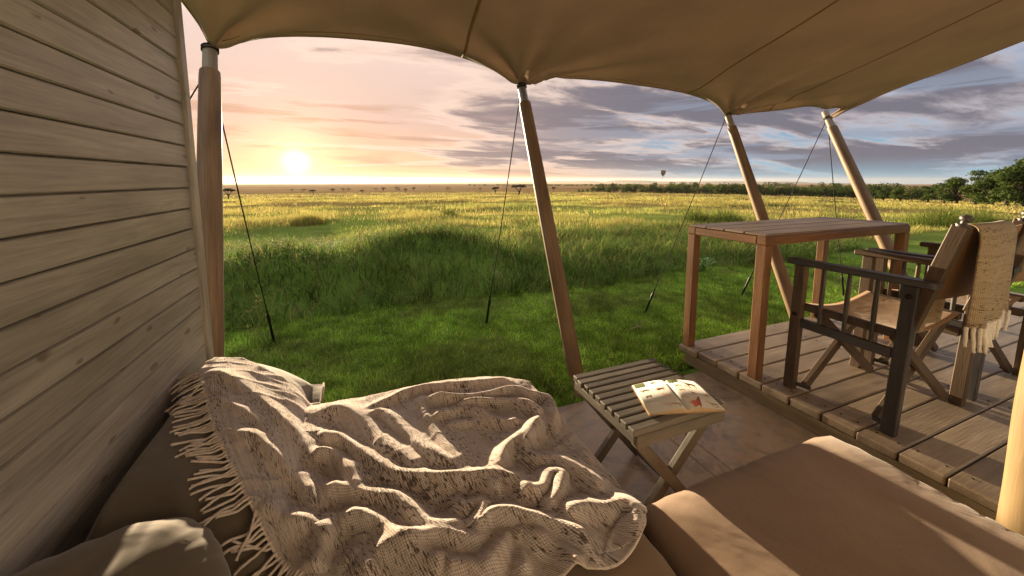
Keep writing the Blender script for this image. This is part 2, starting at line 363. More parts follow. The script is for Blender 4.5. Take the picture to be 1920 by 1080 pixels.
def grid_faces(nu, nv):
    i = np.arange(nu*nv).reshape(nu, nv)
    return np.stack([i[:-1, :-1], i[1:, :-1], i[1:, 1:], i[:-1, 1:]], -1).reshape(-1, 4)
def smooth_noise(x, y, seed=0):
    """cheap value noise for arrays"""
    xi, yi = np.floor(x).astype(int), np.floor(y).astype(int); fx, fy = x-xi, y-yi
    fx, fy = fx*fx*(3-2*fx), fy*fy*(3-2*fy)
    def h(a, b):
        v = np.sin(a*127.1+b*311.7+seed*74.7)*43758.5453; return v-np.floor(v)
    return (h(xi, yi)*(1-fx)+h(xi+1, yi)*fx)*(1-fy)+(h(xi, yi+1)*(1-fx)+h(xi+1, yi+1)*fx)*fy
def fbm2(x, y, seed=0, o=4):
    s, a, t = 0, 1, 0
    for k in range(o): s = s+a*smooth_noise(x*2**k, y*2**k, seed+k); t += a; a *= .5
    return s/t
def catmull(P, n):
    P = np.array(P, float); k = len(P); d = np.r_[0, np.cumsum(np.linalg.norm(np.diff(P, axis=0), axis=1))]
    t = np.linspace(0, d[-1], n); out = np.zeros((n, P.shape[1]))
    tang = np.gradient(P, d, axis=0)
    for q, tt in enumerate(t):
        i = min(max(np.searchsorted(d, tt)-1, 0), k-2); h = d[i+1]-d[i]; u = (tt-d[i])/h
        out[q] = (2*u**3-3*u**2+1)*P[i]+(u**3-2*u**2+u)*h*tang[i]+(-2*u**3+3*u**2)*P[i+1]+(u**3-u**2)*h*tang[i+1]
    return out
def lerp_poly(P, n):
    P = np.array(P, float); d = np.r_[0, np.cumsum(np.linalg.norm(np.diff(P, axis=0), axis=1))]; t = np.linspace(0, d[-1], n)
    return np.stack([np.interp(t, d, P[:, j]) for j in range(P.shape[1])], 1)

def fabric(name, P, m, parent, th=.004):
    P = np.array(P); nu, nv = P.shape[:2]; o0 = P.reshape(-1, 3).mean(0)
    me = np_mesh(name, (P-o0).reshape(-1, 3), grid_faces(nu, nv), m, smooth=True)
    o = link(name, me, parent, Matrix.Translation(Vector(o0))); s = o.modifiers.new('t', 'SOLIDIFY'); s.thickness = th; s.offset = 0
    return o

# ------------------------------------------------------------------ terrain
LR = np.log([0.1, 5.5, 12, 30, 60, 130, 300, 500, 1000, 2500, 6000, 12000])
LZ = np.array([0.02, 0.02, -0.02, -0.42, -1.35, -3.8, -7.0, -9.5, -13, -22, -46, -92])
def ground_z(x, y):
    x, y = np.asarray(x, float), np.asarray(y, float)
    r = np.hypot(x, y); plain = np.interp(np.log(np.maximum(r, .1)), LR, LZ)
    und = (fbm2(x*.22+7, y*.22, 3, 3)-.5)*.42*np.clip((r-5)/8, 0, 1)*np.clip((200-r)/120, 0, 1)
    edge = 3.72+.10*np.sin(x*1.7+.6)+.12*(fbm2(x*.9, y*0+2, 9, 2)-.5)*2
    t = np.clip((y-edge)/.62, 0, 1); t = t*t*(3-2*t)                      # lawn to bank
    lawn = -.08+.02*(fbm2(x*.8, y*.8, 5, 3)-.5)
    mound = .42*np.exp(-((x-.85)/.95)**2-((y-5.0)/.75)**2)+.30*np.exp(-((x+.9)/1.2)**2-((y-4.8)/.8)**2)+.14*np.exp(-((x+2.6)/1.2)**2-((y-5.2)/.9)**2)
    bank = plain+und+mound+.20*(fbm2(x*1.5, y*1.5, 12, 3)-.45)*np.clip((8-r)/3, 0, 1)
    far = np.clip((r-14)/10, 0, 1)
    side = np.clip((x-7)/3, 0, 1)
    t = np.maximum(t, side)
    return lawn*(1-t)+bank*t
def build_ground():
    rr = np.concatenate([np.linspace(0.0, 9, 91)[1:], np.geomspace(9, 12000, 110)[1:]]); na = 288
    a = np.linspace(0, 2*np.pi, na, endpoint=False)
    X = rr[:, None]*np.sin(a); Y = rr[:, None]*np.cos(a)
    Z = ground_z(X, Y); Z = np.where((Y < 1.62), np.minimum(Z, -.14), Z)
    V = np.stack([X, Y, Z], -1).reshape(-1, 3)
    V = np.vstack([V, [[0, 0, -.14]]]); i = np.arange(len(rr)*na).reshape(len(rr), na); j = np.roll(i, -1, 1)
    Q = np.stack([i[:-1], i[1:], j[1:], j[:-1]], -1).reshape(-1, 4)
    m, nt, b = mat('grassland soil and turf')
    geo = nd(nt, 'ShaderNodeNewGeometry'); 
    n1 = nd(nt, 'ShaderNodeTexNoise', Scale=0.05, Detail=8, Roughness=0.65); nt.links.new(geo.outputs['Position'], n1.inputs['Vector'])
    n2 = nd(nt, 'ShaderNodeTexNoise', Scale=1.3, Detail=8, Roughness=0.7); nt.links.new(geo.outputs['Position'], n2.inputs['Vector'])
    mp = nd(nt, 'ShaderNodeMapping'); mp.inputs['Scale'].default_value = (.004, .004, .004); nt.links.new(geo.outputs['Position'], mp.inputs[0])
    n3 = nd(nt, 'ShaderNodeTexNoise', Scale=1.0, Detail=7, Roughness=0.6); nt.links.new(mp.outputs[0], n3.inputs['Vector'])
    near = cramp(nt, n2.outputs[0], [(0.3, (0.10, 0.18, 0.028)), (0.62, (0.20, 0.30, 0.055)), (0.74, (0.22, 0.17, 0.09))])
    dry = cramp(nt, n1.outputs[0], [(0.35, (0.14, 0.14, 0.035)), (0.5, (0.26, 0.19, 0.07)), (0.68, (0.10, 0.12, 0.03))])
    farc = cramp(nt, n3.outputs[0], [(0.35, (0.20, 0.13, 0.06)), (0.55, (0.30, 0.19, 0.085)), (0.7, (0.13, 0.10, 0.045))])
    ln = nd(nt, 'ShaderNodeVectorMath', operation='LENGTH'); nt.links.new(geo.outputs['Position'], ln.inputs[0])
    f1 = nd(nt, 'ShaderNodeMapRange'); f1.inputs[1].default_value = 6; f1.inputs[2].default_value = 25; nt.links.new(ln.outputs['Value'], f1.inputs[0])
    f2 = nd(nt, 'ShaderNodeMapRange'); f2.inputs[1].default_value = 80; f2.inputs[2].default_value = 400; nt.links.new(ln.outputs['Value'], f2.inputs[0])
    c = cmix(nt, f1.outputs[0], near, dry); c = cmix(nt, f2.outputs[0], c, farc)
    nt.links.new(c, b.inputs['Base Color']); b.inputs['Roughness'].default_value = 1; b.inputs['Specular IOR Level'].default_value = 0
    bump(nt, b, n2.outputs[0], 0.8, 0.15)
    me = bpy.data.meshes.new('ground')
    tri = [(len(V)-1, int(i[0, k]), int(j[0, k])) for k in range(na)]
    me.from_pydata(V.tolist(), [], Q.tolist()+tri); me.materials.append(m); me.shade_smooth(); me.update()
    tag(link('ground', me), kind='structure')
build_ground()

def build_hills():
    m, nt, b = mat('distant hills'); geo = nd(nt, 'ShaderNodeNewGeometry')
    n = nd(nt, 'ShaderNodeTexNoise', Scale=0.002, Detail=6); nt.links.new(geo.outputs['Position'], n.inputs['Vector'])
    nt.links.new(cramp(nt, n.outputs[0], [(0.3, (0.05, 0.06, 0.05)), (0.7, (0.11, 0.10, 0.07))]), b.inputs['Base Color']); b.inputs['Roughness'].default_value = 1
    na, nr = 260, 9; V = []
    for i in range(na):
        a = R(-60)+R(200)*i/(na-1)
        hh = 52*fbm2(np.array(a*5.0), np.array(1.3), 21, 4)+26*fbm2(np.array(a*17), np.array(.4), 3, 3)
        hh = max(0.0, float(hh)-16)*(0.30+0.95*math.exp(-((a-R(38))/R(20))**2))
        for k in range(nr):
            t = k/(nr-1); r = 7600+1500*t; zz = -62-10*t+hh*math.sin(math.pi*min(1, t*.9+.05))*2.1
            V.append((r*math.sin(a), r*math.cos(a), zz))
    Fc = grid_faces(na, nr)
    me = np_mesh('hills', np.array(V), Fc, m, smooth=True); tag(link('hills', me), kind='structure')
build_hills()

# ------------------------------------------------------------------ floor, wall, deck
def build_floor():
    m, nt, b = mat('polished stained concrete'); v, _ = obj_coord(nt, (1, 1, 1))
    n1 = nd(nt, 'ShaderNodeTexNoise', Scale=3.2, Detail=8, Roughness=0.68, Distortion=0.9); nt.links.new(v, n1.inputs['Vector'])
    n2 = nd(nt, 'ShaderNodeTexNoise', Scale=22, Detail=5, Roughness=0.6); nt.links.new(v, n2.inputs['Vector'])
    c = cramp(nt, n1.outputs[0], [(0.30, (0.17, 0.145, 0.12)), (0.44, (0.37, 0.30, 0.225)), (0.56, (0.52, 0.40, 0.275)), (0.70, (0.27, 0.265, 0.245))])
    c = cmix(nt, 0.4, c, cramp(nt, n2.outputs[0], [(0.3, (0.6,)*3), (0.6, (1, 1, 1))]), 'MULTIPLY')
    nt.links.new(c, b.inputs['Base Color']); b.inputs['Specular IOR Level'].default_value = 0.5
    rr = cramp(nt, n1.outputs[0], [(0.3, (0.20,)*3), (0.7, (0.36,)*3)]); nt.links.new(rr, b.inputs['Roughness']); bump(nt, b, n2.outputs[0], 0.12, 0.002)
    base = tag(link('floor', box_mesh(4.2, 4.6, 0.10, M['deck_end'], 0.004), None, Matrix.Translation((1.0, -0.74, -0.06))), kind='structure')
    base.data = base.data.copy(); base.data.materials.clear(); base.data.materials.append(m)
    for x0, x1 in ((-1.10, 1.247), (1.25, 1.335), (1.338, 2.6)):
        link('slab', box_mesh(x1-x0, 4.6, 0.05, m, 0.004), base, Matrix.Translation(((x0+x1)/2, -0.70, -0.025)))
build_floor()

WX = -0.52; PITCH = 0.0685
def build_wall():
    t = thing('timber_wall', 'pale limewashed timber wall of overlapping horizontal boards beside the sofa', 'wall', (WX, 0, 0))
    z0 = 0.574-8*PITCH; y0, y1 = -1.2, 1.595
    # board section (depth x, height z): thin at the top, thick proud lower lip
    sec = [(-.018, .0008), (-.002, .0008), (.0035, .0040), (.0035, .010), (.0015, PITCH-.0045), (-.003, PITCH-.0016), (-.018, PITCH-.0016)]
    k = 0; z = z0
    while z < 1.80:
        L = y1-y0; V = []; jit = random.uniform(-.0012, .0012)
        for yy in (0.0, L):
            for (dx, dz) in sec: V.append((yy, -(dx+jit), dz))     # own X along +Y world
        ns = len(sec); Fc = [(i, (i+1) % ns, ns+(i+1) % ns, ns+i) for i in range(ns)]+[tuple(range(ns))[::-1], tuple(range(ns, 2*ns))]
        me = mesh('plank', V, Fc, M['wall_wood'])
        Mx = Matrix(((0, -1, 0, WX), (1, 0, 0, y0), (0, 0, 1, z), (0, 0, 0, 1)))
        link('plank', me, t, Mx); z += PITCH; k += 1
    beam('corner_trim', (WX-.006, y1+.021, z0), (WX-.006, y1+.021, 1.83), 0.04, 0.040, M['wall_wood'], t, up=(1, 0, 0))
    beam('wall_core', (WX-.05, (y0+y1)/2, z0), (WX-.05, (y0+y1)/2, 1.80), y1-y0-.001, 0.05, M['wall_wood'], t, up=(1, 0, 0))
build_wall()

DX, DZ = 1.87, 0.115
def build_deck():
    t = thing('timber_deck', 'raised deck of brown timber boards under the table and chairs', 'deck', (DX, 0, 0))
    p = 0.1322; y = 1.752; i = 0; x1 = 5.6
    scr = rod('screw', (0, 0, 0), (0, 0, .002), [(0, .0045), (1, .004)], M['screw'], None, 8); sm = scr.data; bpy.data.objects.remove(scr)
    while y > -0.5:
        xs = DX+random.uniform(-.004, .004)-(.018 if i == 0 else 0)
        b = beam('board', (xs, y-p/2, DZ-.019), (x1, y-p/2, DZ-.019+random.uniform(-.001, .001)), p-.006, .038, M['deck_wood'], t, bev=.005)
        for xx in (xs+.075, 2.72, 3.55):
            for dy in (-.036, .034):
                Mx = Matrix.Rotation(-math.pi/2, 4, 'Y'); Mx.translation = (xx+random.uniform(-.008, .008), y-p/2+dy+random.uniform(-.006, .006), DZ-.0004)
                link('screw', sm, b, Mx)
        y -= p; i += 1
    beam('fascia', (DX+.022, 1.725, .036), (DX+.022, -.5, .036), .026, .074, M['deck_end'], t)
    beam('fascia', (DX+.036, 1.705, .036), (x1, 1.705, .036), .026, .074, M['deck_end'], t)
    for yy in (1.5, 1.0, .5, 0.0): pass
    for xx in (2.2, 3.0, 3.8, 4.6): beam('joist', (xx, 1.68, .036), (xx, -.5, .036), .05, .078, M['deck_end'], t)
build_deck()

# ------------------------------------------------------------------ canopy and poles
def onplane(px, py):
    d = ray(px, py)              # z = 2.24 - 0.2 y
    t = (2.24-CAM_H)/(d[2]+.2*d[1]); return CAM+d*t
PXE = [[(396, 80), (418, 79), (450, 73), (530, 67), (620, 68), (697, 75), (780, 88), (850, 105), (905, 122), (945, 137), (966, 147)],
       [(978, 149), (992, 147.5), (1060, 146), (1120, 150), (1180, 157), (1240, 166), (1290, 177), (1325, 189), (1350, 202)],
       [(1364, 209), (1382, 208), (1420, 205), (1470, 202), (1515, 200.5), (1548, 201)]]
TIPS = [onplane(*p) for p in ((396, 82), (976, 151), (1363, 209), (1552, 219))]
def build_canopy():
    t = thing('canvas_canopy', 'large tan canvas awning stretched between the poles overhead', 'awning', (1.5, 1.0, 2.05))
    segs = []
    for k, px in enumerate(PXE):
        P = [onplane(*p) for p in px]; P.append(TIPS[k+1] if k < 2 else TIPS[3]); P[0] = TIPS[k]
        if k == 2: P = P[:-1]+[onplane(1566, 204)+np.array([.02, -.03, 0]), TIPS[3]]
        segs.append(catmull(P, 70))
    Fp = np.vstack([segs[0], segs[1][1:], segs[2][1:]])
    n = len(Fp); s = np.linspace(0, 1, n)
    arc = np.r_[0, np.cumsum(np.linalg.norm(np.diff(Fp, axis=0), axis=1))]; s = arc/arc[-1]
    # back edge towards the unseen tent front behind
    B = np.stack([-0.72+s*(3.25+0.72), np.full(n, -1.1), 2.24+.22+.05*np.sin(s*math.pi)], 1)
    nt_ = 110; tt = np.linspace(0, 1, nt_)**1.5
    S = Fp[:, None, :]*(1-tt)[None, :, None]+B[:, None, :]*tt[None, :, None]
    # ease x across so that the sheet does not bunch up
    for kk, tip in enumerate(TIPS):
        d = np.linalg.norm((S-tip)[..., :2], axis=-1); angv = np.arctan2(S[..., 0]-tip[0], -(S[..., 1]-tip[1]))
        env = np.exp(-d/.55)*np.clip(d/.10, 0, 1)
        S[..., 2] += env*(.022*np.cos(angv*(9+kk)+kk)+.016*np.cos(angv*17+1.3*kk))
        S[..., 2] -= .02*np.exp(-(d/.14)**2)
    S[..., 2] -= .05*np.sin(np.pi*np.clip(tt, 0, 1))[None, :]*np.sin(np.pi*s)[:, None]
    S[..., 2] += .022*(fbm2(S[..., 0]*1.1, S[..., 1]*1.1, 31, 3)-.5)*np.clip(tt*4, .1, 1)[None, :]
    o0 = np.array([1.5, 1.0, 2.05]); V = (S-o0).reshape(-1, 3)
    Mx = Matrix.Translation(Vector(o0))
    me = np_mesh('canvas', V, grid_faces(n, nt_), M['canvas'], smooth=True)
    c = link('canvas', me, t, Mx); so = c.modifiers.new('thick', 'SOLIDIFY'); so.thickness = .003; so.offset = 1
    def strip(name, pts, side, w, m, th=.004):
        pts = np.array(pts); k = len(pts); side = np.array(side)
        A = pts-side*w/2; Bq = pts+side*w/2
        Vv = np.vstack([A-[0, 0, .0035], Bq-[0, 0, .0035]])-o0
        Fq = np.array([(i, i+1, k+i+1, k+i) for i in range(k-1)])
        o = link(name, np_mesh(name, Vv, Fq, m, smooth=True), c, Mx); sd = o.modifiers.new('thick', 'SOLIDIFY'); sd.thickness = .0025; sd.offset = 0
    # panel seams running back from the edge
    for sv in (0.235, 0.585, 0.80):
        i = int(np.searchsorted(s, sv)); strip('seam', S[i, :], np.array([[1, 0, 0]]*nt_), .016, M['seam'])
    hem_d = np.stack([S[k, 0]+(S[k, 12]-S[k, 0])/(np.linalg.norm(S[k, 12]-S[k, 0])+1e-9)*.045 for k in range(n)])
    tube('stitch_line', [tuple(p-np.array([0, 0, .004])) for p in hem_d[3:-3:2]], .0016, M['seam'], c, 5)
    # rolled hem along the scalloped front and the sides
    tube_pts = [tuple(p) for p in S[::2, 0]]
    tube('hem', tube_pts, .0055, M['seam'], c, 6)
    tube('hem', [tuple(p) for p in S[-1, ::4]], .0055, M['seam'], c, 6)
    tube('hem', [tuple(p) for p in S[0, ::4]], .0055, M['seam'], c, 6)
build_canopy()

def build_pole(label, low, top, r, foot_z, tipm, group, tip_len=.17, over=.05):
    low, top = Vector(low), Vector(top); d = (top-low).normalized()
    base = low-d*((low.z-foot_z)/d.z); end = top+d*over
    t = thing('tent_pole', label, 'pole', base, group)
    shaft_end = end-d*(tip_len+over*.3)
    q = (shaft_end-base).length; sh0 = base+d*.10
    rod('shaft', sh0, shaft_end, [(0, r*.97), (.006, r), (.25, r*1.03), (.6, r*1.0), (.985, r*.90), (1, r*.86)], M['pole_wood'], t, 24)
    rod('tip', shaft_end-d*.02, end, [(0, r*.66), (.97, r*.63), (1, r*.58)], tipm, t, 20)
    beam('foot_stub', base-d*.01, sh0+d*.02, r*1.15, r*1.15, M['pole_pale'], t, up=(1, 0, 0), bev=.004)
    lash = end-d*(over+.012)
    for k in (0, 1):
        pts = [lash-d*(.016*k) + (Matrix.Rotation(2*math.pi*a/16, 3, d) @ d.orthogonal().normalized())*(r*.68) for a in range(17)]
        tube('lashing', pts, .0045, M['rope'], t, 6)
    return lash, d
TV = [Vector(p) for p in TIPS]
G = 'leaning wooden poles that hold up the awning'
P1 = build_pole('dark wooden awning pole standing at the end of the timber wall', (-.553, 1.735, .49), TV[0]+Vector((-.005, 0, -.01)), .046, 0.0, M['tip_wood'], G, .14, -.005)
P2 = build_pole('wooden awning pole with steel tip standing on its stub behind the slatted stool', (1.064, 1.71, .131), TV[1]+Vector((.004, 0, -.02)), .042, 0.0, M['steel'], G, .15, .02)
P3 = build_pole('wooden awning pole rising behind the middle of the wooden table', onz(1480, 558, .255), TV[2]+Vector((0, 0, -.01)), .041, -.08, M['tip_wood'], G, .17, .035)
P4 = build_pole('wooden awning pole with two guy ropes at the outer corner of the awning', (4.06, 1.66, .46), TV[3]+Vector((-.01, 0, .0)), .046, .115, M['tip_wood'], G, .17, .06)
for L_ in (P3, ):
    pass
def build_rope(label, a, b, tens=.30):
    a, b = Vector(a), Vector(b); d = (b-a).normalized()
    t = thing('guy_rope', label, 'rope', b, 'guy ropes of the awning')
    e = b-d*tens
    tube('cord', [a+(e-a)*k/14-Vector((0, 0, .02*math.sin(math.pi*k/14))) for k in range(15)], .0038, M['rope'], t, 6)
    rod('tensioner', e-d*.01, b+d*.05, [(0, .005), (.04, .011), (.16, .012), (.2, .009), (.9, .0105), (1, .007)], M['black'], t, 10)
    tube('knot', [e-d*.05, e-d*.035, e-d*.02, e], [.004, .008, .007, .004], M['rope'], t, 6)
def gz(x, y): return float(ground_z(x, y))
def stake(px, py):
    p = onz(px, py, -.08); return (p[0], p[1], gz(p[0], p[1])-.02)
build_rope('black guy rope from the pole by the timber wall down to the lawn', P1[0]-P1[1]*.12, stake(515, 642), .34)
build_rope('short guy rope running back past the end of the timber wall', P1[0]-P1[1]*.10, (-1.75, 2.5, -.1))
build_rope('black guy rope from the steel tipped pole down to the lawn edge', P2[0], stake(911, 608), .28)
build_rope('guy rope from the pole behind the table slanting down to the lawn', P3[0], stake(1208, 586), .22)
build_rope('longer slanting guy rope of the two tied to the corner pole', P4[0], stake(1388, 556), .25)
build_rope('steeper of the two guy ropes tied to the corner pole', P4[0], stake(1583, 556), .25)
def build_post():
    t = thing('round_post', 'thick pale peeled round post between the brown cushion and the deck', 'post', (1.728, .338, 0))
    V, Fc = [], []; n, k = 36, 60; ln = 2.22
    for i in range(k):
        z = ln*i/(k-1); r = .072+.002*math.sin(z*5)+.0015*math.sin(z*13+1)
        for j in range(n): a = 2*math.pi*j/n; rr = r*(1+.018*math.sin(3*a+z)); V.append((z, rr*math.cos(a), rr*math.sin(a)))
    for i in range(k-1):
        for j in range(n): Fc.append((i*n+j, (i+1)*n+j, (i+1)*n+(j+1) % n, i*n+(j+1) % n))
    Fc += [tuple(range(n)), tuple((k-1)*n+j for j in range(n))[::-1]]
    Mx = Matrix(((0, 1, 0, 1.728), (0, 0, 1, .338), (1, 0, 0, 0), (0, 0, 0, 1)))
    link('trunk', mesh('trunk', V, Fc, M['pole_pale'], True), t, Mx)
    rod('base_collar', (1.728, .338, 0), (1.728, .338, .05), [(0, .088), (.8, .086), (1, .078)], M['steel'], t, 28)
build_post()

def build_added_tent_front():  # unseen tent front, added to bounce low sunlight onto the seating
    t = thing('added_tent_facade', 'unseen cream canvas tent front with wooden posts behind the sofa, added to bounce sunlight', 'tent', (1.4, -1.3, 0))
    m = cloth('cream bounce canvas', (.47, .455, .425), .06, 700, .85, .1, .05, 2, .2, 3)
    def panel(x0, x1, z0, z1):
        P = np.zeros((24, 20, 3))
        for i in range(24):
            for j in range(20):
                u, v = i/23, j/19; P[i, j] = (x0+(x1-x0)*u, -1.28+.02*math.sin(u*19)*math.sin(math.pi*v), z0+(z1-z0)*v)
        fabric('panel', P, m, t)
    panel(-.66, .78, .01, 2.38); panel(.82, 1.88, 2.02, 2.38); panel(1.92, 3.25, .12, 2.38); panel(.82, 1.88, .01, 2.0)
    for x in (.80, 1.90, 3.27): beam('facade_post', (x, -1.27, .01), (x, -1.27, 2.4), .05, .05, M['pole_wood'], t, up=(1, 0, 0))
# ------------------------------------------------------------------ table
build_added_tent_front()
def build_table():
    x0, x1, y0, y1, zt = 1.872, 3.205, 1.257, 1.742, .866
    t = thing('wooden_table', 'long reddish brown wooden table with plank top at the front of the deck', 'table', ((x0+x1)/2, (y0+y1)/2, DZ))
    w = .052
    for lx in (x0+w/2, x1-w/2):
        for ly in (y0+w/2, y1-w/2): beam('leg', (lx, ly, DZ), (lx, ly, zt-.045), w, w, M['teak'], t, up=(1, 0, 0), bev=.004)
    fr = .045
    for ly in (y0+w/2, y1-w/2): beam('apron', (x0, ly, zt-fr/2), (x1, ly, zt-fr/2), w, fr, M['teak'], t, bev=.005)
    for lx in (x0+w/2, x1-w/2): beam('apron', (lx, y0+w, zt-fr/2-.0015), (lx, y1-w, zt-fr/2-.0015), w, fr-.003, M['teak'], t, bev=.003)
    n = 4; ya, yb = y0+.004, y1-.004; bw = (yb-ya)/n
    for i in range(n): beam('top_board', (x0+.004, ya+bw*(i+.5), zt+.006), (x1-.004, ya+bw*(i+.5), zt+.006), bw-.005, .012, M['teak_top'], t, bev=.003)
build_table()

# ------------------------------------------------------------------ chairs
def build_chair(x, label):
    """x = centre of its left side; faces +Y"""
    W = .565; t = thing('folding_armchair', label, 'chair', (x+W/2, .95, DZ), 'canvas folding armchairs behind the table')
    yf, yb, za = 1.150, .760, .770
    for side in (0, 1):
        X = x+side*W
        mt = M['chair_dark'] if side == 0 else M['chair_brown']
        beam('leg', (X, yf+.005, DZ), (X, yf-.005, za-.028), .036, .046, M['chair_brown'], t, up=(0, 1, 0))
        beam('leg', (X, yb+.008, DZ), (X, yb-.012, za-.028), .035, .046, mt, t, up=(0, 1, 0))
        beam('armrest', (X, yf+.055, za-.014), (X, yb-.085, za-.014), .060, .028, mt, t, bev=.006)
        beam('side_rail', (X, yf-.020, .458), (X, yb+.026, .452), .026, .040, mt, t)
        for k in (1, 2, 3):
            yy = yf+(yb-yf)*k/4
            rod('spindle', (X, yy, .472), (X, yy-.004, za-.026), [(0, .0075), (.5, .010), (1, .0075)], mt, t, 10)
        s = -1 if side == 0 else 1
        for zz, yy in ((.70, yb-.010), (.50, yf)):
            rod('bolt', (X+s*.018, yy, zz), (X+s*.026, yy, zz), [(0, .010), (.6, .010), (1, .006)], M['screw'], t, 10)
    for yy, o in ((yf-.058, 1), (yb+.052, -1)):           # crossed folding legs, front pair and back pair
        for s in (0, 1):
            xa, xb = (x+.030, x+W-.030) if s == 0 else (x+W-.030, x+.030)
            dy = .014 if s == 0 else -.014
            beam('cross_leg', (xa, yy+dy, DZ+.022), (xb, yy+dy, .520), .024, .040, M['chair_brown'], t, up=(0, 1, 0) if False else (0, 0, 1))
        for X in (x, x+W):
            ys, ye = (yf-.02, yf-.075) if o == 1 else (yb+.02, yb+.07)
            rod('hinge_pin', (X+(.012 if X == x else -.012), ys, DZ+.026), (X+(.025 if X == x else -.025), ye, DZ+.026), [(0, .010), (1, .010)], M['chair_dark'], t, 10)
    # sling seat
    ny, nx = 18, 22; P = np.zeros((nx, ny, 3))
    for i in range(nx):
        for j in range(ny):
            u, v = i/(nx-1), j/(ny-1); yy = yb+.03+(yf-yb-.045)*v
            P[i, j] = (x+.018+(W-.036)*u, yy, .548-.036*math.sin(math.pi*u)-.006*math.sin(math.pi*v)+.02*(v-.5)*.6)
    fabric('seat', P, M['chair_canvas'], t)
    for X in (x+.02, x+W-.02): beam('seat_rail', (X, yb+.025, .530), (X, yf-.02, .536), .026, .034, M['chair_brown'], t)
    # raked back posts with turned knobs, sling back
    pb = []
    for X in (x+.024, x+W-.024):
        a, b = Vector((X, yb-.005, .56)), Vector((X, yb-.112, .985)); d = (b-a).normalized(); pb.append((a, b))
        beam('back_post', a, b, .034, .046, M['chair_brown'], t, up=(0, 1, 0))
        rod('knob', b-d*.004, b+d*.040, [(0, .020), (.18, .020), (.26, .009), (.45, .009), (.6, .017), (.8, .018), (1, .009)], M['chair_dark'], t, 14)
    n1, n2 = 18, 14; P = np.zeros((n1, n2, 3))
    for i in range(n1):
        for j in range(n2):
            u, v = i/(n1-1), j/(n2-1); k = .30+.66*v
            a, b = pb[0][0]+(pb[0][1]-pb[0][0])*k, pb[1][0]+(pb[1][1]-pb[1][0])*k
            p = a+(b-a)*u; p.y -= .022*math.sin(math.pi*u)+.004; P[i, j] = p
    fabric('backrest', P, M['chair_canvas'], t, .005)
build_chair(1.975, 'dark folding armchair with tan canvas and a fringed throw over its back')
build_chair(2.655, 'folding armchair with bare tan canvas back beside the chair with the throw')

def yarn(name, parent, p, d0, length, r, m, droop=.5, zmin=None, seedv=0, floor_fn=None, n=9):
    rd = random.Random(seedv); p = Vector(p); d = Vector(d0).normalized(); pts = [p.copy()]
    side = Vector((-d.y, d.x, 0)); bend = rd.uniform(-1, 1)*.5
    for k in range(n-1):
        d = (d+Vector((0, 0, -droop/n))+side*bend/n+Vector((rd.uniform(-.1, .1), rd.uniform(-.1, .1), rd.uniform(-.04, .04)))).normalized()
        p = p+d*length/(n-1)
        if floor_fn is not None:
            f = floor_fn(p.x, p.y)+r*.9
            if p.z < f: p.z = f
        pts.append(p.copy())
    rad = [r*(1.15 if k == 1 else 1) for k in range(n)]; rad[-1] = r*1.1; rad[-2] = r*.85
    return tube(name, pts, rad, m, parent, 6)

def build_throw():
    t = thing('fringed_throw', 'tan woven throw with white fringe hung over the chair back', 'throw', (2.28, .63, .5))
    xa, xb = 2.045, 2.305; pts = []
    front = [(.770, .54), (.762, .62), (.742, .72), (.716, .82), (.690, .92), (.672, .968)]
    over = [(.660, .985), (.642, .990), (.622, .982)]
    back = [(.610, .95), (.606, .88), (.604, .78), (.603, .71), (.602, .635)]
    prof = catmull(front+over+back, 90); nx = 40; P = np.zeros((nx, 90, 3)); UV = np.zeros((nx, 90, 2))
    arc = np.r_[0, np.cumsum(np.linalg.norm(np.diff(prof, axis=0), axis=1))]
    for i in range(nx):
        u = i/(nx-1)
        for j in range(90):
            v = j/89; y, z = prof[j]
            low = max(0, (v-.55)/.45); lf = max(0, (.42-v)/.42)
            x = xa+(xb-xa)*u + (u-.5)*(.07*low) - .03*low*1.0 + .01*math.sin(v*9+u*2)-.03*lf
            yy = y+.012*math.sin(u*13+v*3)*(low+lf)-.010*math.sin(u*6.3)*low+.014*(math.sin(math.pi*u)*-1)*(1 if v > .4 else 0)
            P[i, j] = (x, yy, z-.012*math.sin(u*4+1)*low+.05*lf*(u-.5)); UV[i, j] = ((xb-xa)*u, arc[j])
    o0 = np.array([2.28, .63, .5]); me = np_mesh('cloth', (P-o0).reshape(-1, 3), grid_faces(nx, 90), M['throw'], smooth=True, uvs=UV.reshape(-1, 2)[:, ::-1])
    c = link('cloth', me, t, Matrix.Translation(Vector(o0))); s = c.modifiers.new('t', 'SOLIDIFY'); s.thickness = .005; s.offset = 0
    for k in range(22):
        i = int(round(k*(nx-1)/21)); p = P[i, -1]
        yarn('tassel', t, p+np.array([0, -.002, .004]), (random.uniform(-.15, .15), random.uniform(-.12, .05), -1), .078+random.uniform(-.015, .015), .0055, M['fringe_white'], .2, seedv=k)
build_throw()

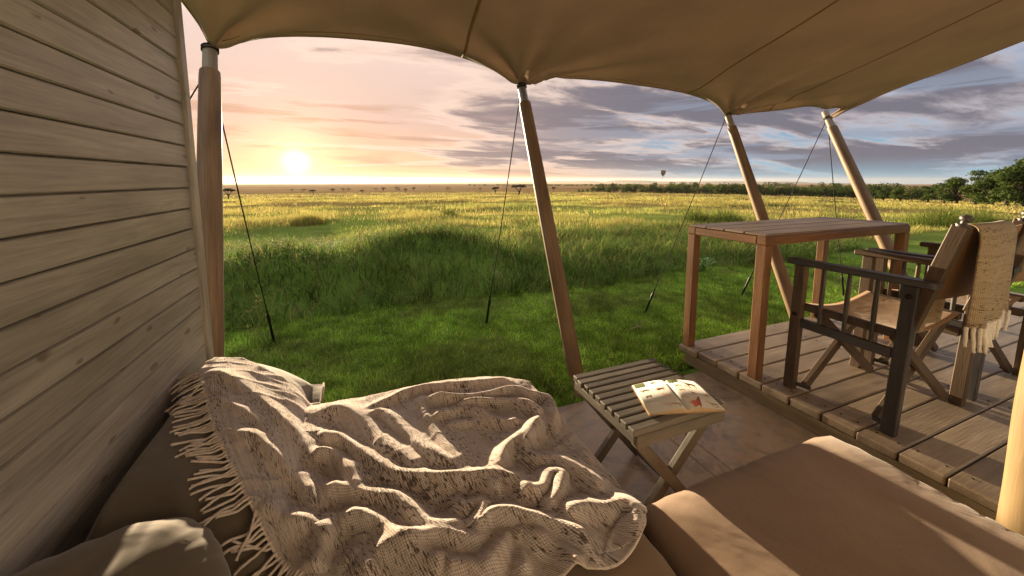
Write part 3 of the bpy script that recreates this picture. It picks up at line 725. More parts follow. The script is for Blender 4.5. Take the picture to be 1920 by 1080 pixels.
# ------------------------------------------------------------------ stool and book
ST = dict(x0=.735, x1=1.122, y0=.838, y1=1.200, z=.405)
def build_stool():
    x0, x1, y0, y1, z = (ST[k] for k in ('x0', 'x1', 'y0', 'y1', 'z'))
    t = thing('slatted_stool', 'low grey slatted folding stool standing on the concrete floor', 'stool', ((x0+x1)/2, (y0+y1)/2, 0))
    n = 10; p = (y1-y0)/n
    for i in range(n):
        y = y0+p*(i+.5); e = random.uniform(-.003, .003)
        beam('slat', (x0+e, y, z-.011), (x1+e, y+.012*(0), z-.011), p-.008, .022, M['stool_wood'], t, bev=.003)
    for xx in (x0+.018, x1-.018): beam('side_rail', (xx, y0+.012, z-.040), (xx, y1-.012, z-.040), .022, .030, M['stool_wood'], t)
    for yy in (y0+.014, y1-.014): beam('end_rail', (x0+.010, yy, z-.042), (x1-.010, yy, z-.042), .024, .040, M['stool_wood'], t)
    for yy, dy in ((y0+.036, .012), (y1-.036, -.012)):
        beam('leg', (x0+.026, yy-dy, z-.05), (x1-.075, yy-dy, .012), .022, .036, M['stool_wood'], t)
        beam('leg', (x1-.026, yy+dy, z-.05), (x0+.050, yy+dy, .012), .022, .036, M['stool_wood'], t)
    for xx in (x1-.085, x0+.060): beam('foot_rail', (xx, y0+.03, .03), (xx, y1-.03, .03), .020, .028, M['stool_wood'], t)
build_stool()

def build_book():
    A, B = onz(1218, 777, .409), onz(1360, 769, .409)
    Cc, Dd = onz(1305, 716, .409), onz(1185, 723, .409)
    z0 = ST['z']+.001; t = thing('open_book', 'open wildlife field guide lying on the slatted stool', 'book', ((A[0]+Cc[0])/2, (A[1]+Cc[1])/2, z0))
    # near edge A(left) .. B(right); far edge D(left) .. C(right); spine between
    def spt(u, v):
        pa = A*(1-u)+B*u; pb = Dd*(1-u)+Cc*u; return pa*(1-v)+pb*v
    def hgt(u):
        w = abs(u-.5)/.5; return .0035+.0135*(math.sin(math.pi*min(1, w**.55))**.8)*(1-.35*w)+.003*(1-w)
    white, nt, b = mat('book page paper'); b.inputs['Base Color'].default_value = (.80, .77, .70, 1); b.inputs['Roughness'].default_value = .45; b.inputs['Specular IOR Level'].default_value = .4
    vv, _ = obj_coord(nt, (1, 1, 1)); nn = nd(nt, 'ShaderNodeTexNoise', Scale=9, Detail=3); nt.links.new(vv, nn.inputs['Vector']); nt.links.new(cramp(nt, nn.outputs[0], [(.3, (.74, .71, .64)), (.7, (.82, .79, .72))]), b.inputs['Base Color'])
    edge = plain('page edges', (.62, .47, .30), .8, nscale=300)
    cover = plain('card cover', (.55, .36, .17), .5)
    o0 = Vector(((A[0]+Cc[0])/2, (A[1]+Cc[1])/2, z0)); Mx = Matrix.Translation(o0)
    def sheet(name, ua, ub, m, dz, nu=20, nv=6, va=0, vb=1, parent=t, thick=0):
        V = np.array([[Vector((*spt(ua+(ub-ua)*i/(nu-1), va+(vb-va)*j/(nv-1))[:2], z0+hgt(ua+(ub-ua)*i/(nu-1))+dz))-o0 for j in range(nv)] for i in range(nu)]).reshape(-1, 3)
        return link(name, np_mesh(name, V, grid_faces(nu, nv), m, smooth=True), parent, Mx)
    pages = []
    for ua, ub in ((0.0, .499), (.501, 1.0)):
        # page block: curved top, flat bottom
        nu, nv = 24, 2; V = []
        for i in range(nu):
            u = ua+(ub-ua)*i/(nu-1)
            for v in (0, 1):
                p = spt(u, v); V.append(Vector((p[0], p[1], z0+hgt(u)))-o0); V.append(Vector((p[0], p[1], z0+.0022))-o0)
        Fc = []
        for i in range(nu-1):
            a, c = i*4, (i+1)*4
            Fc += [(a, c, c+2, a+2), (a+1, a+3, c+3, c+1), (a, a+1, c+1, c), (a+2, c+2, c+3, a+3)]
        Fc += [(0, 2, 3, 1), ((nu-1)*4, (nu-1)*4+1, (nu-1)*4+3, (nu-1)*4+2)]
        me = mesh('page_block', V, Fc, white, False); me.materials.append(edge)
        for k, f in enumerate(me.polygons):
            f.material_index = 0 if (k < (nu-1)*4 and k % 4 == 0) else 1
            f.use_smooth = f.material_index == 0
        pages.append(link('page_block', me, t, Mx))
    cv = [Vector((*spt(u, v)[:2], z0+.0010))-o0 for u, v in ((-.012, -.012), (1.012, -.012), (1.012, 1.012), (-.012, 1.012))]
    cme = mesh('cover', cv, [(0, 1, 2, 3)], cover); co = link('cover', cme, t, Mx); sd = co.modifiers.new('t', 'SOLIDIFY'); sd.thickness = .0018; sd.offset = 0
    # printed pictures: outlines laid on the paper
    def pr(c): return plain('ink %s' % str(c), c, .6, var=.3, bmp=0, nscale=400)
    ink = {'red': pr((.42, .09, .05)), 'brown': pr((.24, .13, .075)), 'tan': pr((.45, .27, .12)), 'grey': pr((.22, .19, .15)), 'green': pr((.27, .34, .13)), 'orange': pr((.52, .22, .06))}
    quad = [(0, .62), (.06, .74), (.16, .70), (.22, .62), (.40, .66), (.62, .66), (.78, .62), (.92, .50), (1, .30), (.96, .28), (.86, .46), (.82, .40), (.84, .20), (.82, 0), (.77, 0), (.76, .22), (.70, .38), (.45, .36), (.34, .40), (.33, .20), (.30, 0), (.25, 0), (.26, .30), (.20, .46), (.10, .54)]
    gir = [(.02, .96), (.10, 1.0), (.16, .95), (.22, .86), (.44, .62), (.70, .58), (.84, .50), (.95, .34), (.88, .36), (.84, .28), (.86, 0), (.80, 0), (.77, .26), (.68, .34), (.52, .34), (.50, .16), (.50, 0), (.44, 0), (.43, .30), (.36, .48), (.16, .82), (.06, .90)]
    ante = [(.10, 1.0), (.13, .80), (.04, .72), (.12, .70), (.20, .66), (.26, .50), (.50, .54), (.80, .52), (.88, .42), (.82, .0), (.78, 0), (.76, .28), (.50, .34), (.36, .32), (.36, 0), (.31, 0), (.29, .34), (.20, .46), (.16, .60), (.17, .80), (.15, 1.0)]
    def pict(shape, cu, cv_, w, h, c, flip=False):
        pl = []
        for (a, bb) in shape:
            a = 1-a if flip else a
            u, v = cu+(a-.5)*w, cv_+(bb-.5)*h; p = spt(u, v); pl.append(Vector((p[0], p[1], z0+hgt(u)+.0006))-o0)
        bm = bmesh.new(); f = bm.faces.new([bm.verts.new(p) for p in pl]); bmesh.ops.triangulate(bm, faces=[f]); me = bpy.data.meshes.new('illustration'); bm.to_mesh(me); bm.free(); me.materials.append(ink[c])
        link('illustration', me, pages[0] if cu < .5 else pages[1], Mx)
    sq = [(0, 0), (.33, 0), (.66, 0), (1, 0), (1, 1), (.66, 1), (.33, 1), (0, 1)]
    pict(sq, .095, .93, .15, .12, 'green'); pict(sq, .605, .94, .15, .115, 'green')
    for a in [(quad, .29, .93, .09, .09, 'brown'), (quad, .12, .73, .15, .10, 'tan'), (quad, .34, .70, .17, .10, 'orange', True), (quad, .12, .52, .09, .12, 'grey', True), (ante, .36, .47, .11, .14, 'orange'),
              (quad, .14, .28, .18, .12, 'grey'), (quad, .36, .15, .24, .15, 'brown'), (quad, .63, .77, .12, .12, 'tan'), (quad, .63, .60, .10, .10, 'tan'), (ante, .615, .34, .07, .15, 'tan'),
              (gir, .80, .84, .27, .30, 'tan'), (ante, .735, .76, .08, .12, 'red'), (ante, .755, .53, .09, .14, 'red'), (gir, .68, .19, .23, .36, 'red', True), (quad, .93, .46, .05, .2, 'orange'), (ante, .90, .17, .14, .22, 'tan'), (quad, .93, .05, .14, .03, 'red')]:
        pict(*a)
build_book()

# ------------------------------------------------------------------ sofa
MZ = .360
def pillow_mesh(name, sx, sy, sz, m, p=4.0, pz=2.6, n=40, wr=.004, seed=0, seam=0.0):
    """cushion as a superellipsoid-like bag; wr = wrinkle depth near the rim"""
    V = []; nu, nv = n*2, n
    for i in range(nu):
        a = 2*math.pi*i/nu
        ca, sa = math.cos(a), math.sin(a)
        k = (abs(ca)**p+abs(sa)**p)**(-1/p)
        for j in range(nv+1):
            b = -math.pi/2+math.pi*j/nv; cb, sb = math.cos(b), math.sin(b)
            kz = (abs(cb)**pz+abs(sb)**pz)**(-1/pz)
            x, y, z = sx/2*k*ca*cb*kz, sy/2*k*sa*cb*kz, sz/2*sb*kz
            rim = (abs(cb)*kz)**6
            w = mnoise.noise(Vector((x*7+seed, y*7, z*7)))*wr*1.5+wr*rim*math.sin(a*74+5*mnoise.noise(Vector((x*9, y*9, seed))))*(1 if sb > 0 else .4)*.8
            V.append((x, y, z+w))
    idx = np.arange(nu*(nv+1)).reshape(nu, nv+1); nx = np.roll(idx, -1, 0)
    Q = np.stack([idx[:, :-1], nx[:, :-1], nx[:, 1:], idx[:, 1:]], -1).reshape(-1, 4)
    return np_mesh(name, np.array(V), Q, m, smooth=True)
def build_sofa():
    t = thing('sofa_base', 'low corner sofa base under the brown cushions', 'sofa', (.1, .5, 0))
    beam('plinth', (-.49, .54, .075), (.57, .54, .075), 1.70, .15, M['piping'], t, bev=.01)
    beam('plinth', (.59, .23, .075), (1.36, .23, .075), .86, .15, M['piping'], t, bev=.01)
    def cushion(x0, x1, y0, y1, label, m):
        c = tag(link('seat_cushion', None, None, Matrix.Translation(((x0+x1)/2, (y0+y1)/2, .15))), label, 'cushion', 'flat seat cushions of the corner sofa')
        Mx = Matrix.Translation(((x0+x1)/2, (y0+y1)/2, .15+(MZ-.15)/2))
        link('cover', pillow_mesh('cover', x1-x0, y1-y0, MZ-.15, m, 22, 7.5, 64, .0035, x0*3), c, Mx)
        zz = MZ-.05; e = .004; ring = []
        w, h = (x1-x0)/2*.995, (y1-y0)/2*.995
        for i in range(121):
            a = 2*math.pi*i/120; k = (abs(math.cos(a))**22+abs(math.sin(a))**22)**(-1/22)
            ring.append(((x0+x1)/2+w*k*math.cos(a), (y0+y1)/2+h*k*math.sin(a), zz+.002*math.sin(i*1.9)))
        tube('piping', ring, .0045, M['piping'], c, 6)
    cushion(-.50, .588, -.30, 1.425, 'long flat sofa cushion along the timber wall under the woven blanket', M['mattress'])
    cushion(.600, 1.385, -.20, .690, 'wide flat brown sofa cushion beside the deck', M['cushion'])
build_sofa()
BOL = dict(cx=-.335, cy=1.185, hx=.185, hy=.43, h=.205)
def bolster_z(x, y):
    """upper side of the long pillow: highest close to the wall, sloping down to the seat"""
    v = np.clip(np.abs((np.asarray(y)-BOL['cy'])/BOL['hy']), 0, 1)
    wd = .37-.05*np.clip((np.asarray(y)-1.15)/.35, 0, 1)
    u = np.clip((np.asarray(x)+.516)/wd, 0, 1)
    s = np.sqrt(np.clip(u/.16, 0, 1))**.8*(1-u**1.9)**.62*(1-v**6)**(1/2.4)
    return MZ-.02+(BOL['h']+.02)*s
def build_pillows():
    b = tag(link('back_pillow', None, None, Matrix.Translation((BOL['cx'], BOL['cy'], MZ))), 'long taupe back pillow lying against the timber wall under the blanket fringe', 'pillow')
    nx, ny = 60, 120; u = np.linspace(-1, 1, nx); v = np.linspace(-1, 1, ny)
    u = np.sign(u)*(1-(1-np.abs(u))**1.8); v = np.sign(v)*(1-(1-np.abs(v))**2.2)
    U, Vv = np.meshgrid(u, v, indexing='ij'); X = BOL['cx']+BOL['hx']*U; Y = BOL['cy']+BOL['hy']*Vv; Z = bolster_z(X, Y)
    endw = np.clip((-Vv-.45)/.5, 0, 1)
    Z = Z+.010*(fbm2(X*6, Y*5, 2, 3)-.5)-endw*.018*np.abs(np.sin(U*5+Vv*4))+.004*np.sin((X+Y*.4)*60)*np.clip((np.abs(U)-.6)/.4, 0, 1)
    P = np.stack([X-BOL['cx'], Y-BOL['cy'], Z-MZ], -1)
    link('cover', np_mesh('cover', P.reshape(-1, 3), grid_faces(nx, ny), M['bolster'], smooth=True), b, Matrix.Translation((BOL['cx'], BOL['cy'], MZ)))
    tube('piping', [(BOL['cx']+BOL['hx']*.995, BOL['cy']+BOL['hy']*k, MZ+.004) for k in np.linspace(-.9, .9, 20)], .004, M['piping'], b, 6)
    # small scatter pillow leaning on it
    c0 = Vector((-.415, .655, MZ+.085))
    q = tag(link('scatter_pillow', None, None, Matrix.Translation(c0)), 'smaller creased taupe pillow leaning against the near end of the long pillow', 'pillow')
    me = pillow_mesh('cover', .40, .36, .20, M['bolster'], 3.0, 2.1, 48, .006, 4)
    for vtx in me.vertices:      # a deep crease and a pinched upper corner
        x, y, z = vtx.co
        d = (y-.05-.5*(x+.02)); vtx.co.z -= .030*math.exp(-(d/.028)**2)*(1 if z > 0 else 0)*max(0, 1-abs(x+.03)/.16)
        vtx.co.z += .030*math.exp(-((y-.09)**2+(x+.02)**2)/.006)*(1 if z > 0 else 0)
    link('cover', me, q, Matrix.Translation(c0) @ Matrix.Rotation(R(28), 4, 'Z') @ Matrix.Rotation(R(20), 4, 'X'))
build_pillows()

# ------------------------------------------------------------------ blanket
RIDGES = [   # pixel track of each fold's crest (in a 2.087x crop at 300,640), height, width
    ([(620, 365), (720, 400), (830, 455), (960, 520), (1050, 525), (1180, 520), (1330, 505), (1400, 530), (1450, 570)], .046, .026),
    ([(600, 290), (700, 270), (790, 310), (860, 380), (960, 460), (1040, 505)], .040, .040),
    ([(790, 285), (840, 275), (930, 330), (1010, 400), (1100, 460), (1170, 500)], .038, .024),
    ([(1030, 210), (1020, 240), (1060, 330), (1120, 430), (1160, 490)], .018, .014),
    ([(770, 285), (870, 235), (960, 195), (1100, 175), (1250, 155), (1340, 150), (1390, 170)], .030, .022),
    ([(1030, 205), (1150, 210), (1280, 195), (1380, 182), (1450, 205), (1510, 215), (1535, 270), (1530, 320)], .046, .020),
    ([(1150, 240), (1290, 225), (1380, 225), (1450, 250), (1500, 290)], .040, .018),
    ([(1060, 290), (1130, 270), (1210, 265), (1290, 300), (1420, 315)], .030, .020),
    ([(1120, 335), (1230, 325), (1330, 325)], .014, .016),
    ([(1490, 290), (1430, 350), (1370, 390), (1340, 430), (1330, 500)], .042, .024),
    ([(1490, 295), (1470, 340), (1420, 400), (1430, 430), (1490, 450), (1540, 450), (1600, 480), (1680, 530), (1750, 590)], .040, .022),
    ([(1400, 540), (1440, 575), (1490, 560), (1530, 505), (1555, 510), (1560, 560), (1500, 640)], .044, .024),
    ([(610, 590), (720, 582), (850, 590), (920, 600), (990, 660), (1040, 700), (1130, 700), (1220, 680)], .046, .026),
    ([(1020, 600), (1140, 560), (1260, 555), (1350, 565)], .034, .026),
    ([(1140, 570), (1160, 600), (1190, 635), (1230, 610), (1255, 620), (1245, 690), (1290, 660), (1350, 655), (1450, 670), (1560, 700), (1640, 740), (1690, 790)], .050, .022),
    ([(690, 680), (780, 675), (850, 690), (910, 735), (960, 760), (1090, 740), (1220, 745), (1300, 725)], .046, .024),
    ([(700, 740), (740, 725), (800, 735), (860, 765)], .028, .018),
    ([(800, 900), (840, 800), (880, 775), (960, 775), (1030, 810), (1070, 825), (1120, 790)], .050, .030),
    ([(1380, 720), (1450, 750), (1540, 790), (1600, 840), (1640, 880)], .034, .022),
    ([(1560, 670), (1650, 640), (1740, 630), (1810, 625), (1850, 660), (1855, 740)], .042, .028),
    ([(590, 480), (660, 450), (710, 470), (750, 540), (770, 580)], .044, .022),
    ([(1365, 722), (1320, 800), (1280, 850), (1200, 862), (1100, 880)], .034, .022),
    ([(1365, 722), (1400, 800), (1430, 905)], .018, .012),
    ([(750, 500), (800, 540), (850, 580)], .022, .016),
    ([(660, 690), (650, 780), (600, 900)], .030, .022),
    ([(800, 760), (770, 830), (700, 900)], .024, .018),
]
ON_BOLSTER = [
    ([(300, 330), (400, 340), (480, 400), (560, 470), (640, 570)], .030, .026),
    ([(190, 150), (330, 175), (450, 240), (560, 330), (650, 410)], .024, .030),
    ([(200, 240), (300, 250), (420, 300), (520, 380)], .014, .020),
    ([(380, 500), (480, 560), (600, 610), (680, 690)], .032, .024),
    ([(160, 200), (240, 215), (330, 230)], .010, .012),
]
def blanket_surface():
    def pz(p, z): q = onz(300+p[0]/2.087, 640+p[1]/2.087, z); return q[:2]
    nu, nv = 340, 320
    Lc = catmull([(-.495, 1.505), (-.475, 1.40), (-.417, 1.254), (-.345, 1.075), (-.280, .955), (-.222, .862), (-.175, .800), (-.10, .745)], nv)      # fringed edge, far to near
    Rc = catmull([(.640, 1.20), (.640, 1.05), (.635, .90), (.632, .76), (.595, .64), (.555, .600)], nv)
    Tc = catmull([(-.495, 1.505), (-.40, 1.50), (-.27, 1.44), (-.12, 1.405), (.05, 1.392), (.22, 1.395), (.38, 1.375), (.50, 1.330), (.60, 1.255), (.640, 1.20)], nu)
    Bc = catmull([(-.10, .745), (-.02, .62), (.08, .53), (.20, .55), (.30, .575), (.385, .578), (.43, .560), (.50, .570), (.555, .600)], nu)
    u = np.linspace(0, 1, nu)[:, None, None]; v = np.linspace(0, 1, nv)[None, :, None]
    P = (1-u)*Lc[None]+u*Rc[None]+(1-v)*Tc[:, None]+v*Bc[:, None]-((1-u)*(1-v)*Tc[0]+u*(1-v)*Tc[-1]+(1-u)*v*Bc[0]+u*v*Bc[-1])
    X, Y = P[..., 0], P[..., 1]
    # resting surface: seat cushion, long pillow, edge of the seat
    bz = bolster_z(X, Y)
    k = .03; d = bz-MZ; h = np.clip(.5+.5*d/k, 0, 1); base = MZ*(1-h)+bz*h+k*h*(1-h)
    # bridging slope where the cloth hangs from the pillow
    br = MZ+.075*np.exp(-np.clip((X-(-.25))/.12, 0, None)**1.4)*np.clip((1.40-Y)/.2, 0, 1)**.6*np.clip((Y-.72)/.12, 0, 1)
    base = np.maximum(base, np.where(X > -.25, br, 0))
    base = base-.24*np.clip((X-.585)/.06, 0, 1)**1.5*np.clip((Y-.62)/.1, 0, 1)
    base = base-.10*np.clip((Y-1.40)/.12, 0, 1)**1.2*(X > -.15)
    tot = np.zeros_like(X)
    for lst, z0 in ((RIDGES, None), (ON_BOLSTER, .545)):
        for px, H, W in lst:
            pts = np.array([pz(p, (MZ+H) if z0 is None else z0-.10*max(0, (p[0]-380)/300)) for p in px]); pts = catmull(pts, max(8, len(px)*4))
            best = np.full(X.shape, 9.0); sgn = np.zeros_like(X); tpar = np.zeros_like(X)
            for q in range(len(pts)-1):
                a, b = pts[q], pts[q+1]; e = b-a; l2 = e@e
                t = np.clip(((X-a[0])*e[0]+(Y-a[1])*e[1])/l2, 0, 1); dx, dy = X-(a[0]+t*e[0]), Y-(a[1]+t*e[1]); dd = np.hypot(dx, dy)
                mk = dd < best; best = np.where(mk, dd, best); sgn = np.where(mk, dy, sgn); tpar = np.where(mk, (q+t)/(len(pts)-1), tpar)
            w = np.where(sgn < 0, W*.78, W*1.25)
            endf = .35+.65*np.clip(np.minimum(tpar, 1-tpar)/.10, 0, 1)
            hh = .98*H*endf*(1.0+.15*np.sin(tpar*11+H*300))*np.exp(-(best/(1.12*w))**1.7*.95)
            tot = tot+hh**2.2
    rid = tot**(1/2.2)
    q1, q2 = X*.85+Y*.5, Y*.85-X*.5
    rn = fbm2(q1*4.5+1.5*fbm2(X*3, Y*3, 4, 2), q2*17+2.5*fbm2(X*4, Y*4, 14, 2), 43, 2); ridged = (1-np.abs(2*rn-1))**3
    rn2 = fbm2((X*.6-Y*.8)*22+3*fbm2(X*4, Y*4, 24, 2), (X*.8+Y*.6)*7, 47, 2); ridged2 = (1-np.abs(2*rn2-1))**4
    wr = .006*(fbm2(X*9, Y*14, 41, 3)-.5)+(.0055*ridged+.0025*ridged2-.003)*(1-.6*np.clip(rid/.04, 0, 1))
    Z = base+rid*1.0+wr+.009
    Z = np.maximum(Z, np.where((X < .585) & (X > -.16), MZ+.006, -1))
    onb = bz > MZ+.01
    Z = np.where(onb, np.maximum(Z, bz+.008), Z)
    # lean the crests towards the viewer a little so that the near sides are steeper
    Yd = Y-.30*rid
    uu = np.cumsum(np.r_[[np.zeros(nv)], np.linalg.norm(np.diff(P, axis=0), axis=2)], 0); vv = np.cumsum(np.c_[np.zeros(nu), np.linalg.norm(np.diff(P, axis=1), axis=2)], 1)
    return np.stack([X, Yd, Z], -1), np.stack([uu, vv], -1)
BLK, BUV = blanket_surface()
def build_blanket():
    o0 = Vector((.1, 1.0, MZ)); t = tag(link('blanket', None, None, Matrix.Translation(o0)), 'crumpled cream woven blanket with dark flecks and fringe spread over the sofa', 'blanket')
    nu, nv = BLK.shape[:2]
    me = np_mesh('cloth', (BLK-np.array(o0)).reshape(-1, 3), grid_faces(nu, nv), M['blanket'], smooth=True, uvs=BUV.reshape(-1, 2))
    c = link('cloth', me, t, Matrix.Translation(o0)); s = c.modifiers.new('t', 'SOLIDIFY'); s.thickness = .004; s.offset = -1
    # rolled selvedge
    for e in (BLK[:, -1], BLK[0, :]): tube('selvedge', [tuple(p) for p in e[::3]], .0034, M['fringe'], c, 6)
    def fl(x, y): return max(float(bolster_z(x, y)), MZ if x > -.5 else .2)
    k = 0
    for j in range(3, nv-6, 3):
        p = BLK[0, j]; tang = BLK[0, min(j+3, nv-1)]-BLK[0, max(j-3, 0)]; nrm = np.array([tang[1], -tang[0], 0]); nrm /= np.linalg.norm(nrm)+1e-9
        if nrm[0] > 0: nrm = -nrm
        r = random.Random(j); ln = .075+r.uniform(-.018, .022)
        if r.random() < .12: continue
        a = r.uniform(-.25, .25); 
        if j > 40 and r.random() < .25: a += r.uniform(-.8, .8)
        ca, sa = math.cos(a), math.sin(a); d = (nrm[0]*ca-nrm[1]*sa, nrm[0]*sa+nrm[1]*ca, -.02)
        yarn('tassel', t, p+np.array([.003, 0, .002]), d, ln, .0027, M['fringe'], .7, seedv=j, floor_fn=fl, n=12)
    for i in range(2, 60, 5):
        p = BLK[i, -1]; yarn('tassel', t, p, (random.uniform(-.5, .3), -.8, -.05), .07, .0036, M['fringe'], .6, seedv=900+i, floor_fn=fl, n=10)
build_blanket()

# ------------------------------------------------------------------ grass
def blades(x, y, z, L, w, colr, segs, lean, rngl, az=None, tipf=.0, curl=1.0):
    """arrays -> verts, tris, colours; every blade is a bent tapering strip"""
    n = len(x); a = rngl.uniform(0, 2*np.pi, n) if az is None else az
    ca, sa = np.cos(a), np.sin(a); px, py = -sa, ca            # width direction
    V = np.zeros((n, 2*segs+1, 3), np.float32)
    for k in range(segs+1):
        t = k/segs; off = L*lean*t**(1+curl); hz = L*t*np.sqrt(np.clip(1-(lean*t**curl*.75)**2, .05, 1))
        cx, cy, cz = x+ca*off, y+sa*off, z+hz
        if k == segs: V[:, 2*segs] = np.stack([cx, cy, cz], 1)
        else:
            ww = w*(1-.75*t**1.3)*.5
            V[:, 2*k] = np.stack([cx-px*ww, cy-py*ww, cz], 1); V[:, 2*k+1] = np.stack([cx+px*ww, cy+py*ww, cz], 1)
    T = []
    for k in range(segs-1): T += [(2*k, 2*k+1, 2*k+3), (2*k, 2*k+3, 2*k+2)]
    T.append((2*segs-2, 2*segs-1, 2*segs)); T = np.array(T)
    Fc = (np.arange(n)[:, None, None]*(2*segs+1)+T[None]).reshape(-1, 3)
    C = np.repeat(colr[:, None, :], 2*segs+1, 1).reshape(-1, 3)
    return V.reshape(-1, 3), Fc, C
def grass_cols(n, g, palette, weights, jit=.25):
    pal = np.array(palette); k = g.choice(len(pal), n, p=np.array(weights)/sum(weights)); c = pal[k]*(1+g.uniform(-jit, jit, (n, 1)))
    return np.clip(c+g.normal(0, .006, (n, 3)), .004, 1)
def in_view(x, y, az0=-24, az1=79):
    a = np.degrees(np.arctan2(x, y)); return (a > az0) & (a < az1)
GREEN = [(.29, .47, .055), (.36, .54, .075), (.22, .38, .05), (.46, .53, .10), (.56, .50, .25)]
TALL = [(.14, .24, .045), (.21, .31, .06), (.10, .18, .045), (.26, .28, .065), (.38, .30, .14)]  # greens darkened to put the bank's shade into its colour; the plain brightens them
DRY = [(.36, .38, .08), (.46, .42, .11), (.52, .42, .15), (.56, .44, .19), (.25, .31, .07)]
def bank_edge(x): return 3.72+.10*np.sin(x*1.7+.6)
def build_grass():
    g = np.random.default_rng(11)
    # mown lawn
    n = 330000; x = g.uniform(-2.2, 7.2, n); y = g.uniform(1.60, 4.1, n)
    keep = in_view(x, y, -32, 79) & (y < bank_edge(x)+.12*g.random(n)) & ~((x > 1.85) & (y < 1.77)) & ~((x < 3.1) & (y < 1.615))
    keep &= (g.random(n) < np.clip(1.5-.10*np.hypot(x, y)*1.3, .25, 1))
    x, y = x[keep], y[keep]; n = len(x); pat = fbm2(x*1.3, y*1.3, 77, 3)
    c = grass_cols(n, g, GREEN, [5, 5, 4, 2.5, .8], .45); dryf = np.clip((pat-.46)*6, 0, .92)[:, None]*g.random((n, 1)); c = c*(1-dryf)+np.array([.22, .19, .08])*dryf*1.0
    L = g.uniform(.014, .050, n)*(.5+1.2*fbm2(x*5, y*5, 5, 2)); wv = g.uniform(.004, .009, n)*(1+1.0*np.clip((2.15-y)/.4, 0, 1))
    c = c*np.clip(.30+1.5*fbm2(x*11, y*11, 66, 3), .3, 1.6)[:, None]*(.70+.65*fbm2(x*2.2, y*2.2, 61, 2))[:, None]
    V, Fc, C = blades(x, y, ground_z(x, y)-.004, L, wv, c, 1, g.uniform(.35, 1.25, n), g)
    tag(link('lawn_grass', np_mesh('lawn_grass', V, Fc, M['lawn'], C)), 'short green mown lawn between the floor and the grassy bank', 'grass', kind='stuff')
    # long grass of the bank, hanging towards the lawn
    n = 84000; x = g.uniform(-3.4, 8.2, n); y = g.uniform(3.55, 7.4, n)
    clump = fbm2(x*2.2, y*2.2, 19, 3)
    keep = in_view(x, y, -30, 72) & (y > bank_edge(x)-.03+.10*(fbm2(x*5, y*0, 3, 2)-.5)) & (g.random(n) < .25+1.3*np.clip(clump-.2, 0, 1))
    x, y = x[keep], y[keep]; n = len(x); pat = fbm2(x*.9, y*.9, 70, 3)
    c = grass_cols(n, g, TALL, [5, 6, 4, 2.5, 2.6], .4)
    L = g.uniform(.07, .34, n)*(.35+1.25*fbm2(x*2.6, y*2.6, 23, 3)); wv = g.uniform(.0045, .010, n)
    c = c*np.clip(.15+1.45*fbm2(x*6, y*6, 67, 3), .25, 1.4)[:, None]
    az = g.normal(-1.75, 1.7, n)
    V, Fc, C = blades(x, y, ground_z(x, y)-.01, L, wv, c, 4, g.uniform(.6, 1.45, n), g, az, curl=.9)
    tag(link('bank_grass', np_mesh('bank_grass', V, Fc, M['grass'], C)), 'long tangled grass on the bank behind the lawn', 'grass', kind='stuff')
    # grassland, thinning into larger and fewer clumps with distance
    Vs, Fs, Cs, off = [], [], [], 0
    for r0, r1, n, l0, l1, w0, w1, sg, seedk in ((6.2, 14, 110000, .08, .26, .006, .012, 3, 1), (13, 34, 140000, .08, .28, .014, .030, 2, 2), (32, 95, 120000, .12, .36, .04, .10, 2, 3), (90, 240, 60000, .2, .5, .12, .3, 1, 4)):
        r = np.sqrt(g.uniform(r0**2, r1**2, n)); a = np.radians(g.uniform(-24, 79, n)); x, y = r*np.sin(a), r*np.cos(a)
        sc = 8/r0; clump = fbm2(x*.55*sc**.5, y*.55*sc**.5, 40+seedk, 3); keep = (g.random(n) < .08+2.6*np.clip(clump-.40, 0, 1)) & (y > bank_edge(x)+.6) & ~((x > 1.8) & (y < 4))
        x, y, clump = x[keep], y[keep], clump[keep]; n = len(x)
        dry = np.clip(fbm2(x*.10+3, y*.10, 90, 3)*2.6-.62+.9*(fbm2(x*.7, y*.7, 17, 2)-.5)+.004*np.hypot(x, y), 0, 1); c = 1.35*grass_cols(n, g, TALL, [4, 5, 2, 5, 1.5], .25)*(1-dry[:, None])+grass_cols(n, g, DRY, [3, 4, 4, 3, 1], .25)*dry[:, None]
        c = c*np.clip(.30+1.5*fbm2(x*1.8*sc, y*1.8*sc, 68, 3), .35, 1.6)[:, None]
        L = g.uniform(l0, l1, n)*(.15+1.6*np.clip(clump-.1, 0, 1)**1.2); wv = g.uniform(w0, w1, n)
        V, Fc, C = blades(x, y, ground_z(x, y)-.02, L, wv, c, sg, g.uniform(.15, .85, n), g)
        Vs.append(V); Fs.append(Fc+off); Cs.append(C); off += len(V)
    tag(link('savanna_grass', np_mesh('savanna_grass', np.vstack(Vs), np.vstack(Fs), M['grass'], np.vstack(Cs))), 'yellow green tufted grass covering the open plain', 'grass', kind='stuff')
    # edge weeds along the slab by the pole foot and the stool
    def tuft(name, label, cat, cx, cy, rad, n, l0, l1, w0, w1, pal, wts, lean=(.1, .8), group=None, gzv=None):
        xx = np.clip(g.normal(0, rad*.5, n), -rad*.8, rad*.8); yy = np.clip(g.normal(0, rad*.5, n), -rad*.8, rad*.8); zz = ground_z(xx+cx, yy+cy)-.015 if gzv is None else np.full(n, gzv)
        zo = gz(cx, cy) if gzv is None else gzv
        aa = np.arctan2(yy, xx)+g.normal(0, .7, n); Lg = g.uniform(l0, l1, n)*np.clip(1.15-np.hypot(xx, yy)/(rad*1.6), .4, 1.1)
        V, Fc, C = blades(xx, yy, zz-zo, Lg, g.uniform(w0, w1, n), grass_cols(n, g, pal, wts), 4, g.uniform(*lean, n), g, aa, curl=1.2)
